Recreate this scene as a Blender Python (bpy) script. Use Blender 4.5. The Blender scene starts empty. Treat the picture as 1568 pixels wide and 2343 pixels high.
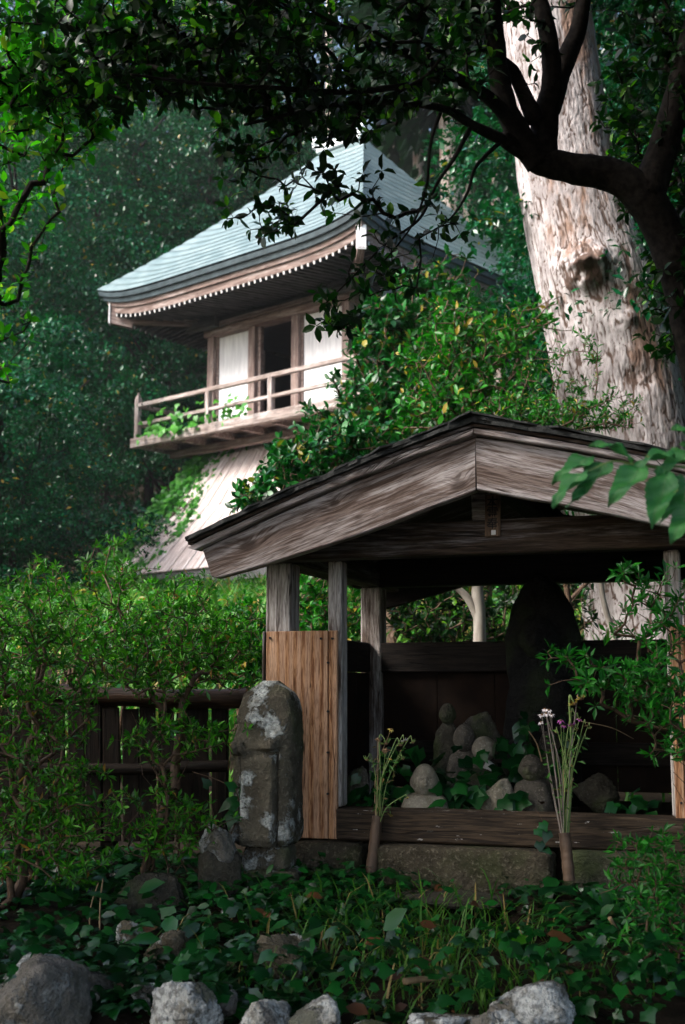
import bpy, bmesh, math, random
import numpy as np
from mathutils import Vector, Matrix

# ------------------------------------------------------------------ camera, sky, sun, exposure
SC = bpy.context.scene
COL = SC.collection
F, CX, CY, PIT, CZ = 2900.0, 784.0, 1171.0, math.radians(8.1), 0.67
cam = bpy.data.cameras.new('camera')
cam.sensor_fit = 'VERTICAL'; cam.sensor_height = 36.0; cam.sensor_width = 24.0
cam.lens = F / 2343 * 36; cam.clip_start = 0.05; cam.clip_end = 1000
cam.dof.use_dof = True; cam.dof.focus_distance = 4.9; cam.dof.aperture_fstop = 5.0
camo = bpy.data.objects.new('camera', cam); COL.objects.link(camo)
camo.location = (0, 0, CZ); camo.rotation_euler = (math.pi / 2 + PIT, 0, 0)
SC.camera = camo
SUN_EL, SUN_AZ = math.radians(42), math.radians(-116)      # azimuth from +Y towards +X
W = bpy.data.worlds.new('World'); SC.world = W; W.use_nodes = True
wn = W.node_tree.nodes; wl = W.node_tree.links
sky = wn.new('ShaderNodeTexSky'); sky.sky_type = 'NISHITA'; sky.sun_disc = False
sky.sun_elevation = SUN_EL; sky.sun_rotation = SUN_AZ
sky.air_density = 1.0; sky.dust_density = 4.0; sky.ozone_density = 1.0
bg = wn['Background']; bg.inputs['Strength'].default_value = 0.10
wl.new(sky.outputs[0], bg.inputs['Color'])
sl = bpy.data.lights.new('sun', 'SUN'); sl.energy = 1.5; sl.angle = math.radians(25); sl.color = (1, .985, .96)
so = bpy.data.objects.new('sun', sl); COL.objects.link(so)
d = Vector((math.sin(SUN_AZ) * math.cos(SUN_EL), math.cos(SUN_AZ) * math.cos(SUN_EL), math.sin(SUN_EL)))
so.rotation_euler = (-d).to_track_quat('-Z', 'Y').to_euler(); so.location = (0, 0, 60)
SC.view_settings.view_transform = 'Standard'; SC.view_settings.look = 'None'
SC.view_settings.exposure = 2.2; SC.view_settings.gamma = 1.0
SC.cycles.max_bounces = 8; SC.cycles.transmission_bounces = 4; SC.cycles.transparent_max_bounces = 8
SC.cycles.use_denoising = True

rng = np.random.default_rng(7)
R = math.radians

# ------------------------------------------------------------------ helpers: geometry
def ray(px, py):
    x = (px - CX) / F; u = (CY - py) / F; c, s = math.cos(PIT), math.sin(PIT)
    return np.array((x, c - s * u, s + c * u))
def at(px, py, y):
    r = ray(px, py); t = y / r[1]
    return np.array((r[0] * t, y, CZ + r[2] * t))

def hsh(i, j, k, seed):
    h = (i * 374761393 + j * 668265263 + k * 2147483647 + seed * 974711) & 0xFFFFFFFF
    h = ((h ^ (h >> 13)) * 1274126177) & 0xFFFFFFFF
    h = ((h ^ (h >> 16)) * 2246822519) & 0xFFFFFFFF
    return ((h ^ (h >> 15)) & 0xFFFFFF) / float(0xFFFFFF)
def vnoise(p, seed=0):
    p = np.asarray(p, float); i = np.floor(p).astype(np.int64); f = p - i; f = f * f * (3 - 2 * f)
    r = 0
    for a in (0, 1):
        for b in (0, 1):
            for c in (0, 1):
                w = (f[:, 0] if a else 1 - f[:, 0]) * (f[:, 1] if b else 1 - f[:, 1]) * (f[:, 2] if c else 1 - f[:, 2])
                r = r + w * hsh(i[:, 0] + a, i[:, 1] + b, i[:, 2] + c, seed)
    return r
def fbm(p, o=4, seed=0):
    r = 0; a = .5; p = np.asarray(p, float)
    for k in range(o):
        r = r + a * (vnoise(p, seed + k) - .5); p = p * 2.03 + 11.3; a *= .5
    return r

def mesh_np(name, V, faces, mats, tint=None, smooth=False, midx=None):
    """faces: (N,k) int array or a list of lists"""
    me = bpy.data.meshes.new(name)
    V = np.asarray(V, np.float32)
    if isinstance(faces, np.ndarray):
        n, k = faces.shape
        me.vertices.add(len(V)); me.vertices.foreach_set('co', V.ravel())
        me.loops.add(n * k); me.loops.foreach_set('vertex_index', faces.astype(np.int32).ravel())
        me.polygons.add(n)
        me.polygons.foreach_set('loop_start', np.arange(0, n * k, k, dtype=np.int32))
        me.update(calc_edges=True)
    else:
        me.from_pydata(V.tolist(), [], faces); me.update()
    for m in (mats if isinstance(mats, (list, tuple)) else [mats]): me.materials.append(m)
    if midx is not None: me.polygons.foreach_set('material_index', np.asarray(midx, np.int32))
    if tint is not None:
        at_ = me.attributes.new('tint', 'FLOAT', 'POINT'); at_.data.foreach_set('value', np.asarray(tint, np.float32))
    me.polygons.foreach_set('use_smooth', [smooth] * len(me.polygons))
    return me

def link(name, me, parent=None, loc=None, rot=None):
    o = bpy.data.objects.new(name, me); COL.objects.link(o)
    if parent is not None: o.parent = parent
    if loc is not None: o.location = loc
    if rot is not None:
        if isinstance(rot, Matrix): o.rotation_euler = rot.to_euler()
        else: o.rotation_euler = rot
    return o
def tag(o, label, cat, group=None):
    o['label'] = label; o['category'] = cat
    if group: o['group'] = group
    return o
def thing(name, label, cat, loc=(0, 0, 0), rz=0, group=None):
    o = bpy.data.objects.new(name, None); COL.objects.link(o)
    o.location = loc; o.rotation_euler = (0, 0, rz); o.empty_display_size = .1
    return tag(o, label, cat, group)

def box_me(name, sx, sy, sz, m, bev=.006, seg=1, wob=0, cuts=0, seed=0):
    """a plank: long axis X, centred, chamfered, slightly uneven"""
    bm = bmesh.new(); bmesh.ops.create_cube(bm, size=1)
    bmesh.ops.scale(bm, vec=(sx, sy, sz), verts=bm.verts)
    if bev: bmesh.ops.bevel(bm, geom=bm.edges[:], offset=min(bev, .3 * min(sx, sy, sz)), segments=seg, affect='EDGES', profile=.6)
    if cuts:
        ex = [e for e in bm.edges if abs((e.verts[0].co - e.verts[1].co).x) > sx * .6]
        bmesh.ops.subdivide_edges(bm, edges=ex, cuts=cuts)
    if wob:
        co = np.array([v.co for v in bm.verts]); n = np.stack([fbm(co * (3, 9, 9) + seed * 7.7 + k * 31, 3, seed) for k in range(3)], 1)
        for v, q in zip(bm.verts, n): v.co += Vector((q[0] * wob * .3, q[1] * wob, q[2] * wob))
    me = bpy.data.meshes.new(name); bm.to_mesh(me); bm.free(); me.materials.append(m)
    return me
def plank(name, parent, p0, p1, wid, th, m, up=(0, 0, 1), **kw):
    """beam from p0 to p1 (parent-local); wid along 'up', th across"""
    p0 = Vector(p0); p1 = Vector(p1); X = p1 - p0; L = X.length; X.normalize()
    Z = Vector(up); Z = (Z - X * Z.dot(X)).normalized(); Y = Z.cross(X)
    M = Matrix((X, Y, Z)).transposed()
    return link(name, box_me(name, L, th, wid, m, **kw), parent, (p0 + p1) / 2, M)

def tube(pts, rad, n=8, cap=True):
    P_ = np.asarray(pts, float); k = len(P_); rad = np.broadcast_to(np.asarray(rad, float), (k,))
    T = np.gradient(P_, axis=0); T /= np.linalg.norm(T, axis=1)[:, None] + 1e-9
    ref = np.array((0, 0, 1.)) if abs(T[0][2]) < .9 else np.array((1., 0, 0))
    N = []; cur = np.cross(T[0], ref)
    for t in T:
        cur = cur - t * cur.dot(t); cur /= np.linalg.norm(cur) + 1e-9; N.append(cur)
    N = np.array(N); B = np.cross(T, N)
    a = np.linspace(0, 2 * np.pi, n, endpoint=False)
    V = (P_[:, None] + rad[:, None, None] * (np.cos(a)[None, :, None] * N[:, None] + np.sin(a)[None, :, None] * B[:, None])).reshape(-1, 3)
    i = np.arange(k - 1)[:, None] * n; j = np.arange(n)[None]; j2 = (j + 1) % n
    Fc = np.stack([i + j, i + j2, i + n + j2, i + n + j], -1).reshape(-1, 4).tolist()
    if cap: Fc += [list(range(n))[::-1], list(range((k - 1) * n, k * n))]
    return V, Fc
def smoothpath(pts, k=8):
    """Catmull-Rom through the points"""
    p = np.asarray(pts, float); p = np.vstack([2 * p[0] - p[1], p, 2 * p[-1] - p[-2]]); out = []
    for i in range(1, len(p) - 2):
        for t in np.linspace(0, 1, k, endpoint=False):
            a, b, c, e = p[i - 1:i + 3]
            out.append(.5 * (2 * b + (c - a) * t + (2 * a - 5 * b + 4 * c - e) * t * t + (3 * b - a - 3 * c + e) * t ** 3))
    out.append(p[-2]); return np.array(out)
class MB:
    def __init__(s): s.V = []; s.F = []; s.n = 0; s.M = []
    def add(s, V, Fc, mi=0):
        s.V.append(np.asarray(V, float)); s.F += [[q + s.n for q in f] for f in Fc]; s.n += len(V); s.M += [mi] * len(Fc); return s
    def build(s, name, mats, parent=None, smooth=False, loc=None, rot=None):
        return link(name, mesh_np(name, np.vstack(s.V), s.F, mats, smooth=smooth, midx=s.M), parent, loc, rot)
def tube_obj(name, pts, rad, m, parent, n=8, k=6, smooth=True):
    p = smoothpath(pts, k); r = np.interp(np.linspace(0, 1, len(p)), np.linspace(0, 1, len(np.atleast_1d(rad))), np.atleast_1d(rad))
    return MB().add(*tube(p, r, n)).build(name, m, parent, smooth)

# ------------------------------------------------------------------ helpers: materials
class NT:
    def __init__(s, name):
        s.m = bpy.data.materials.new(name); s.m.use_nodes = True; s.t = s.m.node_tree
        s.b = s.t.nodes['Principled BSDF']; s.out = s.t.nodes['Material Output']
    def n(s, ty, **kw):
        q = s.t.nodes.new(ty)
        for k, v in kw.items(): setattr(q, k, v)
        return q
    def put(s, sock, v):
        if isinstance(v, bpy.types.NodeSocket): s.t.links.new(v, sock)
        elif v is not None:
            if isinstance(v, (tuple, list)) and sock.type == 'RGBA' and len(v) == 3: v = (*v, 1)
            sock.default_value = v
    def math(s, op, a, b=None, c=None):
        q = s.n('ShaderNodeMath', operation=op); s.put(q.inputs[0], a)
        if b is not None: s.put(q.inputs[1], b)
        if c is not None: s.put(q.inputs[2], c)
        return q.outputs[0]
    def vm(s, op, a, b=None):
        q = s.n('ShaderNodeVectorMath', operation=op); s.put(q.inputs[0], a)
        if b is not None: s.put(q.inputs[1], b)
        return q.outputs['Value' if op in ('LENGTH', 'DISTANCE', 'DOT_PRODUCT') else 'Vector']
    def mix(s, f, a, b, ty='MIX'):
        q = s.n('ShaderNodeMix', data_type='RGBA', blend_type=ty); s.put(q.inputs[0], f); s.put(q.inputs[6], a); s.put(q.inputs[7], b)
        return q.outputs[2]
    def ramp(s, f, lo, hi):
        q = s.n('ShaderNodeMapRange', interpolation_type='SMOOTHSTEP'); s.put(q.inputs[0], f); q.inputs[1].default_value = lo; q.inputs[2].default_value = hi
        return q.outputs[0]
    def noise(s, vec, sc, det=4, ro=.55, dist=0):
        q = s.n('ShaderNodeTexNoise'); s.put(q.inputs['Vector'], vec); q.inputs['Scale'].default_value = sc
        q.inputs['Detail'].default_value = det; q.inputs['Roughness'].default_value = ro; q.inputs['Distortion'].default_value = dist
        return q.outputs[0]
    def obj(s, rand=True, sc=(1, 1, 1)):
        v = s.n('ShaderNodeTexCoord').outputs['Object']
        if rand:
            r = s.n('ShaderNodeObjectInfo').outputs['Random']
            c = s.n('ShaderNodeCombineXYZ'); k = s.math('MULTIPLY', r, 37.0)
            s.put(c.inputs[0], k); s.put(c.inputs[1], s.math('MULTIPLY', r, 71.0)); s.put(c.inputs[2], s.math('MULTIPLY', r, 13.0))
            return s.vm('ADD', v, c.outputs[0])
        return v
    def scale(s, v, k): return s.vm('MULTIPLY', v, k)
    def bump(s, h, st=.4, dist=.01):
        q = s.n('ShaderNodeBump'); q.inputs['Strength'].default_value = st; q.inputs['Distance'].default_value = dist; s.put(q.inputs['Height'], h)
        s.put(s.b.inputs['Normal'], q.outputs[0]); return s
    def fin(s, col, rough=.7, spec=.3, metal=0):
        s.put(s.b.inputs['Base Color'], col); s.put(s.b.inputs['Roughness'], rough)
        s.b.inputs['Specular IOR Level'].default_value = spec; s.b.inputs['Metallic'].default_value = metal
        return s.m

def wood(name, dark, mid, light, patch=.5, gs=1.0, knots=(), rough=.75, flame=0, bump=.5, rand=True, spots=None):
    """grain runs along local X; 'patch' = share of light weathered surface"""
    t = NT(name); v0 = t.obj(False); v = t.obj(rand)
    warp = t.noise(t.scale(v, (1.2, 3, 3)), 1.0, 3)
    sep = t.n('ShaderNodeSeparateXYZ'); t.put(sep.inputs[0], v)
    x, y, z = sep.outputs
    kmask = None
    for kx, kz, kr in knots:
        dv = t.vm('MULTIPLY', t.vm('SUBTRACT', v0, (kx, 0, kz)), (1 / (kr * 2.0), 0, 1 / kr))
        dl = t.vm('LENGTH', dv); g = t.math('POWER', 2.718, t.math('MULTIPLY', t.math('MULTIPLY', dl, dl), -.35))
        z = t.math('ADD', z, t.math('MULTIPLY', g, kr * 1.6))
        core = t.ramp(dl, 1.0, .45); kmask = core if kmask is None else t.math('MAXIMUM', kmask, core)
    zz = t.math('ADD', z, t.math('MULTIPLY', warp, .05))
    cv = t.n('ShaderNodeCombineXYZ'); t.put(cv.inputs[0], t.math('MULTIPLY', x, .055)); t.put(cv.inputs[1], t.math('MULTIPLY', y, 1.0)); t.put(cv.inputs[2], zz)
    g1 = t.noise(cv.outputs[0], 95 * gs, 4, .6); g2 = t.noise(cv.outputs[0], 260 * gs, 2, .6)
    pt = t.noise(t.scale(v, (.9, 8, 8)), 1.5, 6, .66, .5)
    fine = t.noise(t.scale(v, (1.6, 34, 34)), 3.0, 4, .7)
    pm = t.ramp(t.math('ADD', pt, t.math('MULTIPLY', t.math('SUBTRACT', fine, .5), .45)), .60 - .3 * patch, .80 - .3 * patch)
    c = t.mix(t.ramp(g1, .40, .58), dark, mid)
    if flame:
        wv = t.n('ShaderNodeTexWave', wave_type='BANDS', bands_direction='Y'); t.put(wv.inputs[0], cv.outputs[0]); wv.inputs['Scale'].default_value = flame; wv.inputs['Distortion'].default_value = 6; wv.inputs['Detail'].default_value = 2; wv.inputs['Detail Scale'].default_value = .6
        c = t.mix(t.math('MULTIPLY', t.ramp(wv.outputs['Fac'], .1, .9), .6), c, light)
    lt = t.mix(t.ramp(g1, .40, .56), tuple(.55 * a + .45 * b for a, b in zip(light, mid)), light)
    c = t.mix(pm, c, lt)
    c = t.mix(t.math('MULTIPLY', t.ramp(g2, .52, .34), .6), c, tuple(.5 * q for q in dark))
    if kmask is not None: c = t.mix(t.math('MULTIPLY', kmask, .75), c, tuple(.55 * q for q in dark))
    if spots:
        sp = t.ramp(t.noise(t.scale(v, (4, 10, 16)), 3.6, 5, .65), .645, .69); c = t.mix(sp, c, spots)
    ck = t.noise(t.vm('ADD', t.scale(cv.outputs[0], (22, 26, 26)), (3.3, 1.7, 9.1)), 1.0, 3, .5)
    cm = t.math('MULTIPLY', t.ramp(t.math('ABSOLUTE', t.math('SUBTRACT', ck, .5)), .016, .004), t.ramp(t.noise(t.scale(v, (2.2, 6, 6)), 1.3, 2), .50, .58))
    c = t.mix(t.math('MULTIPLY', cm, .85), c, tuple(.35 * q for q in dark))
    dirt = t.ramp(t.noise(t.scale(v, (3, 5, 5)), 3.0, 6, .75), .60, .75); c = t.mix(t.math('MULTIPLY', dirt, .45), c, tuple(.8 * q for q in dark))
    t.bump(t.math('SUBTRACT', t.math('ADD', t.math('MULTIPLY', g1, .7), t.math('MULTIPLY', g2, .5)), cm), bump, .006)
    return t.fin(c, rough, .15)

def stone(name, c1, c2, c3, lichen=.3, lcol=(.55, .58, .54), sc=1.0, moss=.2, rand=True, ls=9, bst=1.0):
    t = NT(name); v = t.obj(rand)
    a = t.noise(v, 14 * sc, 6, .65); b = t.noise(v, 70 * sc, 3, .7); e = t.noise(v, 4.5 * sc, 3)
    c = t.mix(t.ramp(a, .3, .7), c1, c2); c = t.mix(t.ramp(b, .5, .75), c, c3)
    c = t.mix(t.math('MULTIPLY', t.ramp(e, .5, .65), moss), c, (.045, .07, .018))
    vo = t.n('ShaderNodeTexVoronoi', feature='F1'); t.put(vo.inputs['Vector'], v); vo.inputs['Scale'].default_value = ls * sc
    big = t.noise(v, 4.2 * sc, 5, .65)
    lm = t.math('ADD', big, t.math('MULTIPLY', t.math('SUBTRACT', .42, vo.outputs['Distance']), .35))
    lm = t.math('ADD', lm, t.math('MULTIPLY', t.math('SUBTRACT', b, .5), .30)); lm = t.math('ADD', lm, t.math('MULTIPLY', t.math('SUBTRACT', a, .5), .25))
    th = .80 - .52 * lichen
    m = t.ramp(lm, th, th + .06)
    lc = t.mix(t.ramp(b, .42, .62), lcol, tuple(.42 * q for q in lcol)); lc = t.mix(t.math('MULTIPLY', t.ramp(a, .48, .64), .45), lc, (.16, .14, .10))
    c = t.mix(m, c, lc)
    t.bump(t.math('ADD', t.math('ADD', a, t.math('MULTIPLY', b, .6)), t.math('MULTIPLY', m, .3)), bst, .02 / sc)
    return t.fin(c, .9, .12)

def leafmat(name, c1, c2, c3=None, rough=.38, trans=.3, share=.06, spec=.3):
    """per-leaf tint runs from c1 to c2; a few turn c3"""
    t = NT(name); a = t.n('ShaderNodeAttribute', attribute_name='tint').outputs['Fac']
    c = t.mix(t.ramp(a, 0, 1), c1, c2)
    if c3: c = t.mix(t.ramp(a, 1 - share, 1 - share * .8), c, c3)
    t.fin(c, rough, spec)
    tr = t.n('ShaderNodeBsdfTranslucent'); t.put(tr.inputs[0], t.mix(1.0, c, (.85, 1.35, .55), 'MULTIPLY'))
    ms = t.n('ShaderNodeMixShader'); ms.inputs[0].default_value = trans
    t.t.links.new(t.b.outputs[0], ms.inputs[1]); t.t.links.new(tr.outputs[0], ms.inputs[2]); t.t.links.new(ms.outputs[0], t.out.inputs[0])
    return t.m

def plain(name, c1, c2, sc=20, rough=.6, spec=.3, bump=.3, dist=.004, stretch=(1, 1, 1), metal=0):
    t = NT(name); a = t.noise(t.scale(t.obj(True), stretch), sc, 5, .6)
    t.bump(a, bump, dist); return t.fin(t.mix(t.ramp(a, .3, .7), c1, c2), rough, spec, metal)

M = {}
M['barge'] = wood('weathered cedar barge', (.085, .056, .043), (.20, .148, .128), (.48, .43, .42), .62, gs=1.15, knots=((-.35, .02, .024), (.004, .04, .014), (.44, -.065, .02)))
M['barge_r'] = wood('weathered cedar barge right', (.09, .06, .047), (.21, .16, .14), (.48, .43, .425), .68, gs=1.15, knots=((.12, 0, .03),))
M['post'] = wood('weathered post', (.055, .037, .028), (.12, .085, .068), (.52, .485, .46), .82, gs=1.2)
M['beam'] = wood('brown beam', (.030, .02, .014), (.07, .048, .034), (.24, .215, .22), .32)
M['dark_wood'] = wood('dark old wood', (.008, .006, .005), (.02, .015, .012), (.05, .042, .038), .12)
M['panel'] = wood('orange cedar board', (.17, .065, .026), (.48, .25, .125), (.60, .38, .25), .38, gs=1.5, flame=9, rough=.6)
M['sill'] = wood('dark wet sill', (.02, .014, .01), (.055, .038, .024), (.13, .10, .08), .12, spots=(.34, .33, .32))
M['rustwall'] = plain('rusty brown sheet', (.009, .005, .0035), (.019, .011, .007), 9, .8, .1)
M['roofing'] = plain('black felt roofing', (.008, .009, .009), (.03, .032, .03), 30, .7, bump=.8, dist=.01)
M['iron'] = plain('iron nail', (.012, .011, .012), (.02, .018, .018), 40, .6)
M['ink'] = plain('black ink', (.004, .004, .004), (.008, .008, .008), 40, .6)
M['plaque'] = wood('plaque wood', (.12, .075, .05), (.20, .13, .085), (.26, .19, .14), .4)
M['fence'] = wood('dark fence board', (.006, .004, .003), (.016, .010, .007), (.045, .03, .022), .2)
M['logwood'] = wood('brown fence log', (.015, .008, .005), (.04, .021, .012), (.10, .06, .04), .2, rough=.45)
M['logend'] = plain('cut log end', (.16, .09, .05), (.28, .16, .09), 30)
M['stone'] = stone('worn grey stone', (.055, .048, .036), (.11, .098, .072), (.17, .155, .12), .53, (.56, .59, .57), 1.0, .35)
M['stone_lich'] = stone('lichen stone', (.09, .085, .07), (.16, .15, .135), (.20, .19, .17), .68, (.47, .49, .48), .8, .3)
M['stone_half'] = stone('half lichen stone', (.06, .052, .035), (.12, .105, .075), (.18, .16, .13), .58, (.60, .62, .60), .9, .4)
M['stone_dark'] = stone('dark mossy stone', (.03, .028, .022), (.06, .055, .043), (.09, .085, .068), .10, (.3, .32, .28), 1.0, .5)
M['stone_base'] = stone('mossy base stone', (.028, .024, .016), (.065, .055, .038), (.16, .14, .105), .1, (.4, .4, .34), 1.0, .3)
M['statue'] = stone('statue stone', (.05, .044, .036), (.10, .09, .075), (.20, .18, .15), .16, (.32, .33, .28), 1.6, .6, bst=.35)
M['statue_pale'] = stone('pale statue stone', (.15, .135, .10), (.28, .25, .20), (.40, .37, .31), .3, (.40, .40, .34), 1.4, .35, bst=.35)
M['statue_unlit'] = stone('statue stone coloured unlit', (.006, .006, .006), (.012, .012, .011), (.02, .02, .018), .02, (.05, .05, .05), 1.2, .2)  # near-black base colour stands in for the stele being unlit
M['soil'] = plain('dark soil', (.008, .006, .004), (.026, .019, .012), 8, .95, .08, bump=.8, dist=.03)
M['twig'] = plain('brown twig', (.045, .026, .015), (.10, .06, .035), 60, .7)
M['twig_dark'] = plain('dark bark', (.006, .005, .0045), (.022, .018, .015), 30, .9, .08, bump=.6, dist=.01)
M['twig_grey'] = plain('grey twig', (.05, .045, .04), (.12, .11, .10), 40, .8)
M['pale_bark'] = plain('pale smooth bark', (.14, .12, .10), (.34, .31, .27), 9, .8, stretch=(1, 1, .4))
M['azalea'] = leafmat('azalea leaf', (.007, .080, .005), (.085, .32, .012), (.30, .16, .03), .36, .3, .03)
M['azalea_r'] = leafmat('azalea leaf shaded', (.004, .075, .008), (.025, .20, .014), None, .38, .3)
M['shrub'] = leafmat('glossy shrub leaf', (.0015, .030, .006), (.010, .13, .014), (.22, .19, .02), .32, .22, .05)
M['shrub_light'] = leafmat('bright shrub leaf', (.003, .050, .004), (.026, .19, .009), (.30, .22, .03), .38, .35, .06)
M['evergreen'] = leafmat('evergreen leaf', (.001, .026, .010), (.006, .100, .030), (.26, .18, .02), .22, .2, .012, .28)
M['conifer'] = leafmat('cedar needles', (.003, .016, .007), (.010, .038, .014), None, .6, .15, spec=.15)
M['canopy'] = leafmat('canopy leaf', (.002, .016, .003), (.009, .05, .005), (.09, .24, .008), .4, .35, .10)
M['maple'] = leafmat('yellow green leaf', (.015, .15, .004), (.07, .30, .006), (.25, .32, .02), .45, .5, .1)
M['ivy'] = leafmat('ivy leaf', (.002, .024, .006), (.008, .080, .012), None, .3, .15, spec=.3)
M['groundleaf'] = leafmat('ground leaf', (.002, .035, .006), (.010, .12, .014), None, .32, .2)
M['vine'] = leafmat('vine leaf', (.022, .15, .014), (.08, .30, .03), None, .4, .3)
M['grass'] = leafmat('grass blade', (.03, .11, .014), (.09, .22, .02), (.28, .20, .07), .5, .3, .12)
M['dead'] = leafmat('fallen leaf', (.028, .011, .005), (.11, .042, .014), None, .6, .1)
M['bigleaf'] = None
M['copper'] = None
M['temple_wood'] = wood('temple pink brown wood', (.16, .11, .095), (.27, .20, .175), (.40, .34, .32), .35, gs=.25)
M['temple_pale'] = wood('temple weathered edge wood', (.18, .14, .12), (.32, .26, .235), (.48, .43, .41), .5, gs=.25)
M['temple_plank'] = wood('temple skirt plank', (.42, .33, .30), (.58, .49, .46), (.72, .66, .65), .5, gs=.25)
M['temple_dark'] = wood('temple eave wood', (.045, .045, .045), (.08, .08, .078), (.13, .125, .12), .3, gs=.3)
M['white_plaster'] = plain('white plaster panel', (.62, .62, .64), (.82, .82, .83), 3, .8, stretch=(6, 6, .7), bump=.1)
M['white_paint'] = plain('white paint', (.74, .73, .72), (.82, .81, .80), 8, .6, bump=.1)
M['tip_paint'] = plain('grey white paint', (.42, .41, .40), (.55, .54, .53), 8, .7, bump=.1)
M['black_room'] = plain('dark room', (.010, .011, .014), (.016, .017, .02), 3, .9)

def copper_mat():
    t = NT('green copper roofing'); v = t.obj(True); a = t.noise(t.scale(v, (1, 1, 1)), 2.2, 5, .6); b = t.noise(v, 12, 4, .6)
    c = t.mix(t.ramp(a, .3, .7), (.10, .155, .16), (.18, .24, .245)); c = t.mix(t.ramp(b, .55, .75), c, (.085, .125, .13))
    t.bump(b, .15, .01); return t.fin(c, .42, .5)
M['copper'] = copper_mat()
M['copper_edge'] = plain('dark copper eave edge', (.03, .045, .052), (.06, .085, .095), 5, .5)
M['ridge'] = plain('pale ridge metal', (.48, .54, .56), (.66, .70, .71), 6, .5)

# ------------------------------------------------------------------ terrain
def H(x, y):
    x = np.asarray(x, float); y = np.asarray(y, float)
    h = np.interp(y, [-60, 2.7, 3.05, 3.3, 4.2, 4.75, 6.6, 7.6, 12, 22, 31, 48, 75, 110, 200], [-1.2, -.95, -.8, -.17, -.04, .02, .05, .25, 1.0, 2.35, 3.0, 9, 22, 34, 50])
    side = np.clip((np.abs(x + 1) - 9) / 30, 0, 1) ** 1.3 * np.clip((y - 3) / 15, 0, 1) * 16
    p = np.stack([x * .35, y * .35, x * 0 + 3.1], -1).reshape(-1, 3)
    n = fbm(p, 4, 5).reshape(x.shape)
    amp = np.clip((y - 5) / 12, .05, 1.2) * (1 - .75 * np.exp(-((x + 2) / 7) ** 2 - ((y - 21) / 7) ** 2))
    p2 = np.stack([x * 3.0, y * 3.0, x * 0 + 1.7], -1).reshape(-1, 3)
    n2 = fbm(p2, 3, 9).reshape(x.shape)
    flat = np.clip(np.hypot((x - .75) / 1.3, (y - 5.2) / 1.1) - .8, 0, 1)
    return h + side + n * amp + n2 * .07 * flat
gx = np.concatenate([np.linspace(-160, -12, 26), np.linspace(-11, -3.2, 24), np.linspace(-3, 3, 90), np.linspace(3.2, 12, 26), np.linspace(14, 160, 26)])
gy = np.concatenate([np.linspace(-60, 2, 14), np.linspace(2.2, 6.5, 80), np.linspace(6.7, 32, 80), np.linspace(33, 200, 50)])
X_, Y_ = np.meshgrid(gx, gy); Z_ = H(X_, Y_)
nx, ny = len(gx), len(gy)
i = (np.arange(ny - 1)[:, None] * nx + np.arange(nx - 1)[None]).ravel()
g = link('ground', mesh_np('ground', np.stack([X_, Y_, Z_], -1).reshape(-1, 3), np.stack([i, i + 1, i + nx + 1, i + nx], -1), M['soil'], smooth=True))
g['kind'] = 'structure'

# ------------------------------------------------------------------ foliage helpers
T2 = (np.array([(0, 0, 0), (.5, .24, .07), (1, 0, -.06), (.5, -.24, .07)]), np.array([(0, 2, 1), (0, 3, 2)]))
T6 = (np.array([(0, 0, 0), (.33, .19, .05), (.7, .17, .02), (1, 0, -.13), (.7, -.17, .02), (.33, -.19, .05), (.5, 0, .0)]),
      np.array([(0, 6, 1), (6, 2, 1), (6, 3, 2), (0, 5, 6), (5, 4, 6), (4, 3, 6)]))
TAZ = (np.array([(0, 0, 0), (.55, .15, .06), (1, 0, -.08), (.55, -.15, .06)]), np.array([(0, 2, 1), (0, 3, 2)]))
TIVY = (np.array([(.06, 0, .0), (-.10, .24, -.04), (.12, .36, .0), (.36, .47, -.05), (.58, .25, .02), (1, 0, -.12), (.58, -.25, .02), (.36, -.47, -.05), (.12, -.36, .0), (-.10, -.24, -.04), (.32, 0, .04)]),
        np.array([(10, 0, 9), (10, 1, 0), (10, 2, 1), (10, 3, 2), (10, 4, 3), (10, 5, 4), (10, 6, 5), (10, 7, 6), (10, 8, 7), (10, 9, 8)]))
TBLADE = (np.array([(0, .022, 0), (0, -.022, 0), (.45, .02, .10), (.45, -.02, .10), (.8, .012, .05), (.8, -.012, .05), (1, 0, -.08)]),
          np.array([(0, 1, 3), (0, 3, 2), (2, 3, 5), (2, 5, 4), (4, 5, 6)]))
def unit(a): return a / (np.linalg.norm(a, axis=-1, keepdims=True) + 1e-9)
def rand_dirs(n, r=rng): return unit(r.normal(size=(n, 3)))
def leaves_me(name, tpl, pos, axis, normal, size, m, r=rng, width=1.0, tint=None):
    n = len(pos); tv, tf = tpl; k = len(tv)
    X = unit(axis); Z = unit(normal - X * (normal * X).sum(1, keepdims=True)); Y = np.cross(Z, X)
    s = np.broadcast_to(np.asarray(size, float), (n,))[:, None, None]
    ww = width * r.uniform(.8, 1.2, (n, 1, 1))
    V = pos[:, None] + s * (tv[None, :, :1] * X[:, None] + ww * tv[None, :, 1:2] * Y[:, None] + tv[None, :, 2:3] * r.uniform(.2, 2, (n, 1, 1)) * Z[:, None])
    Fc = (tf[None] + (np.arange(n) * k)[:, None, None]).reshape(-1, 3)
    tn = np.repeat(r.uniform(0, 1, n) if tint is None else tint, k)
    return mesh_np(name, V.reshape(-1, 3), Fc, m, tint=tn, smooth=True)

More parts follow.
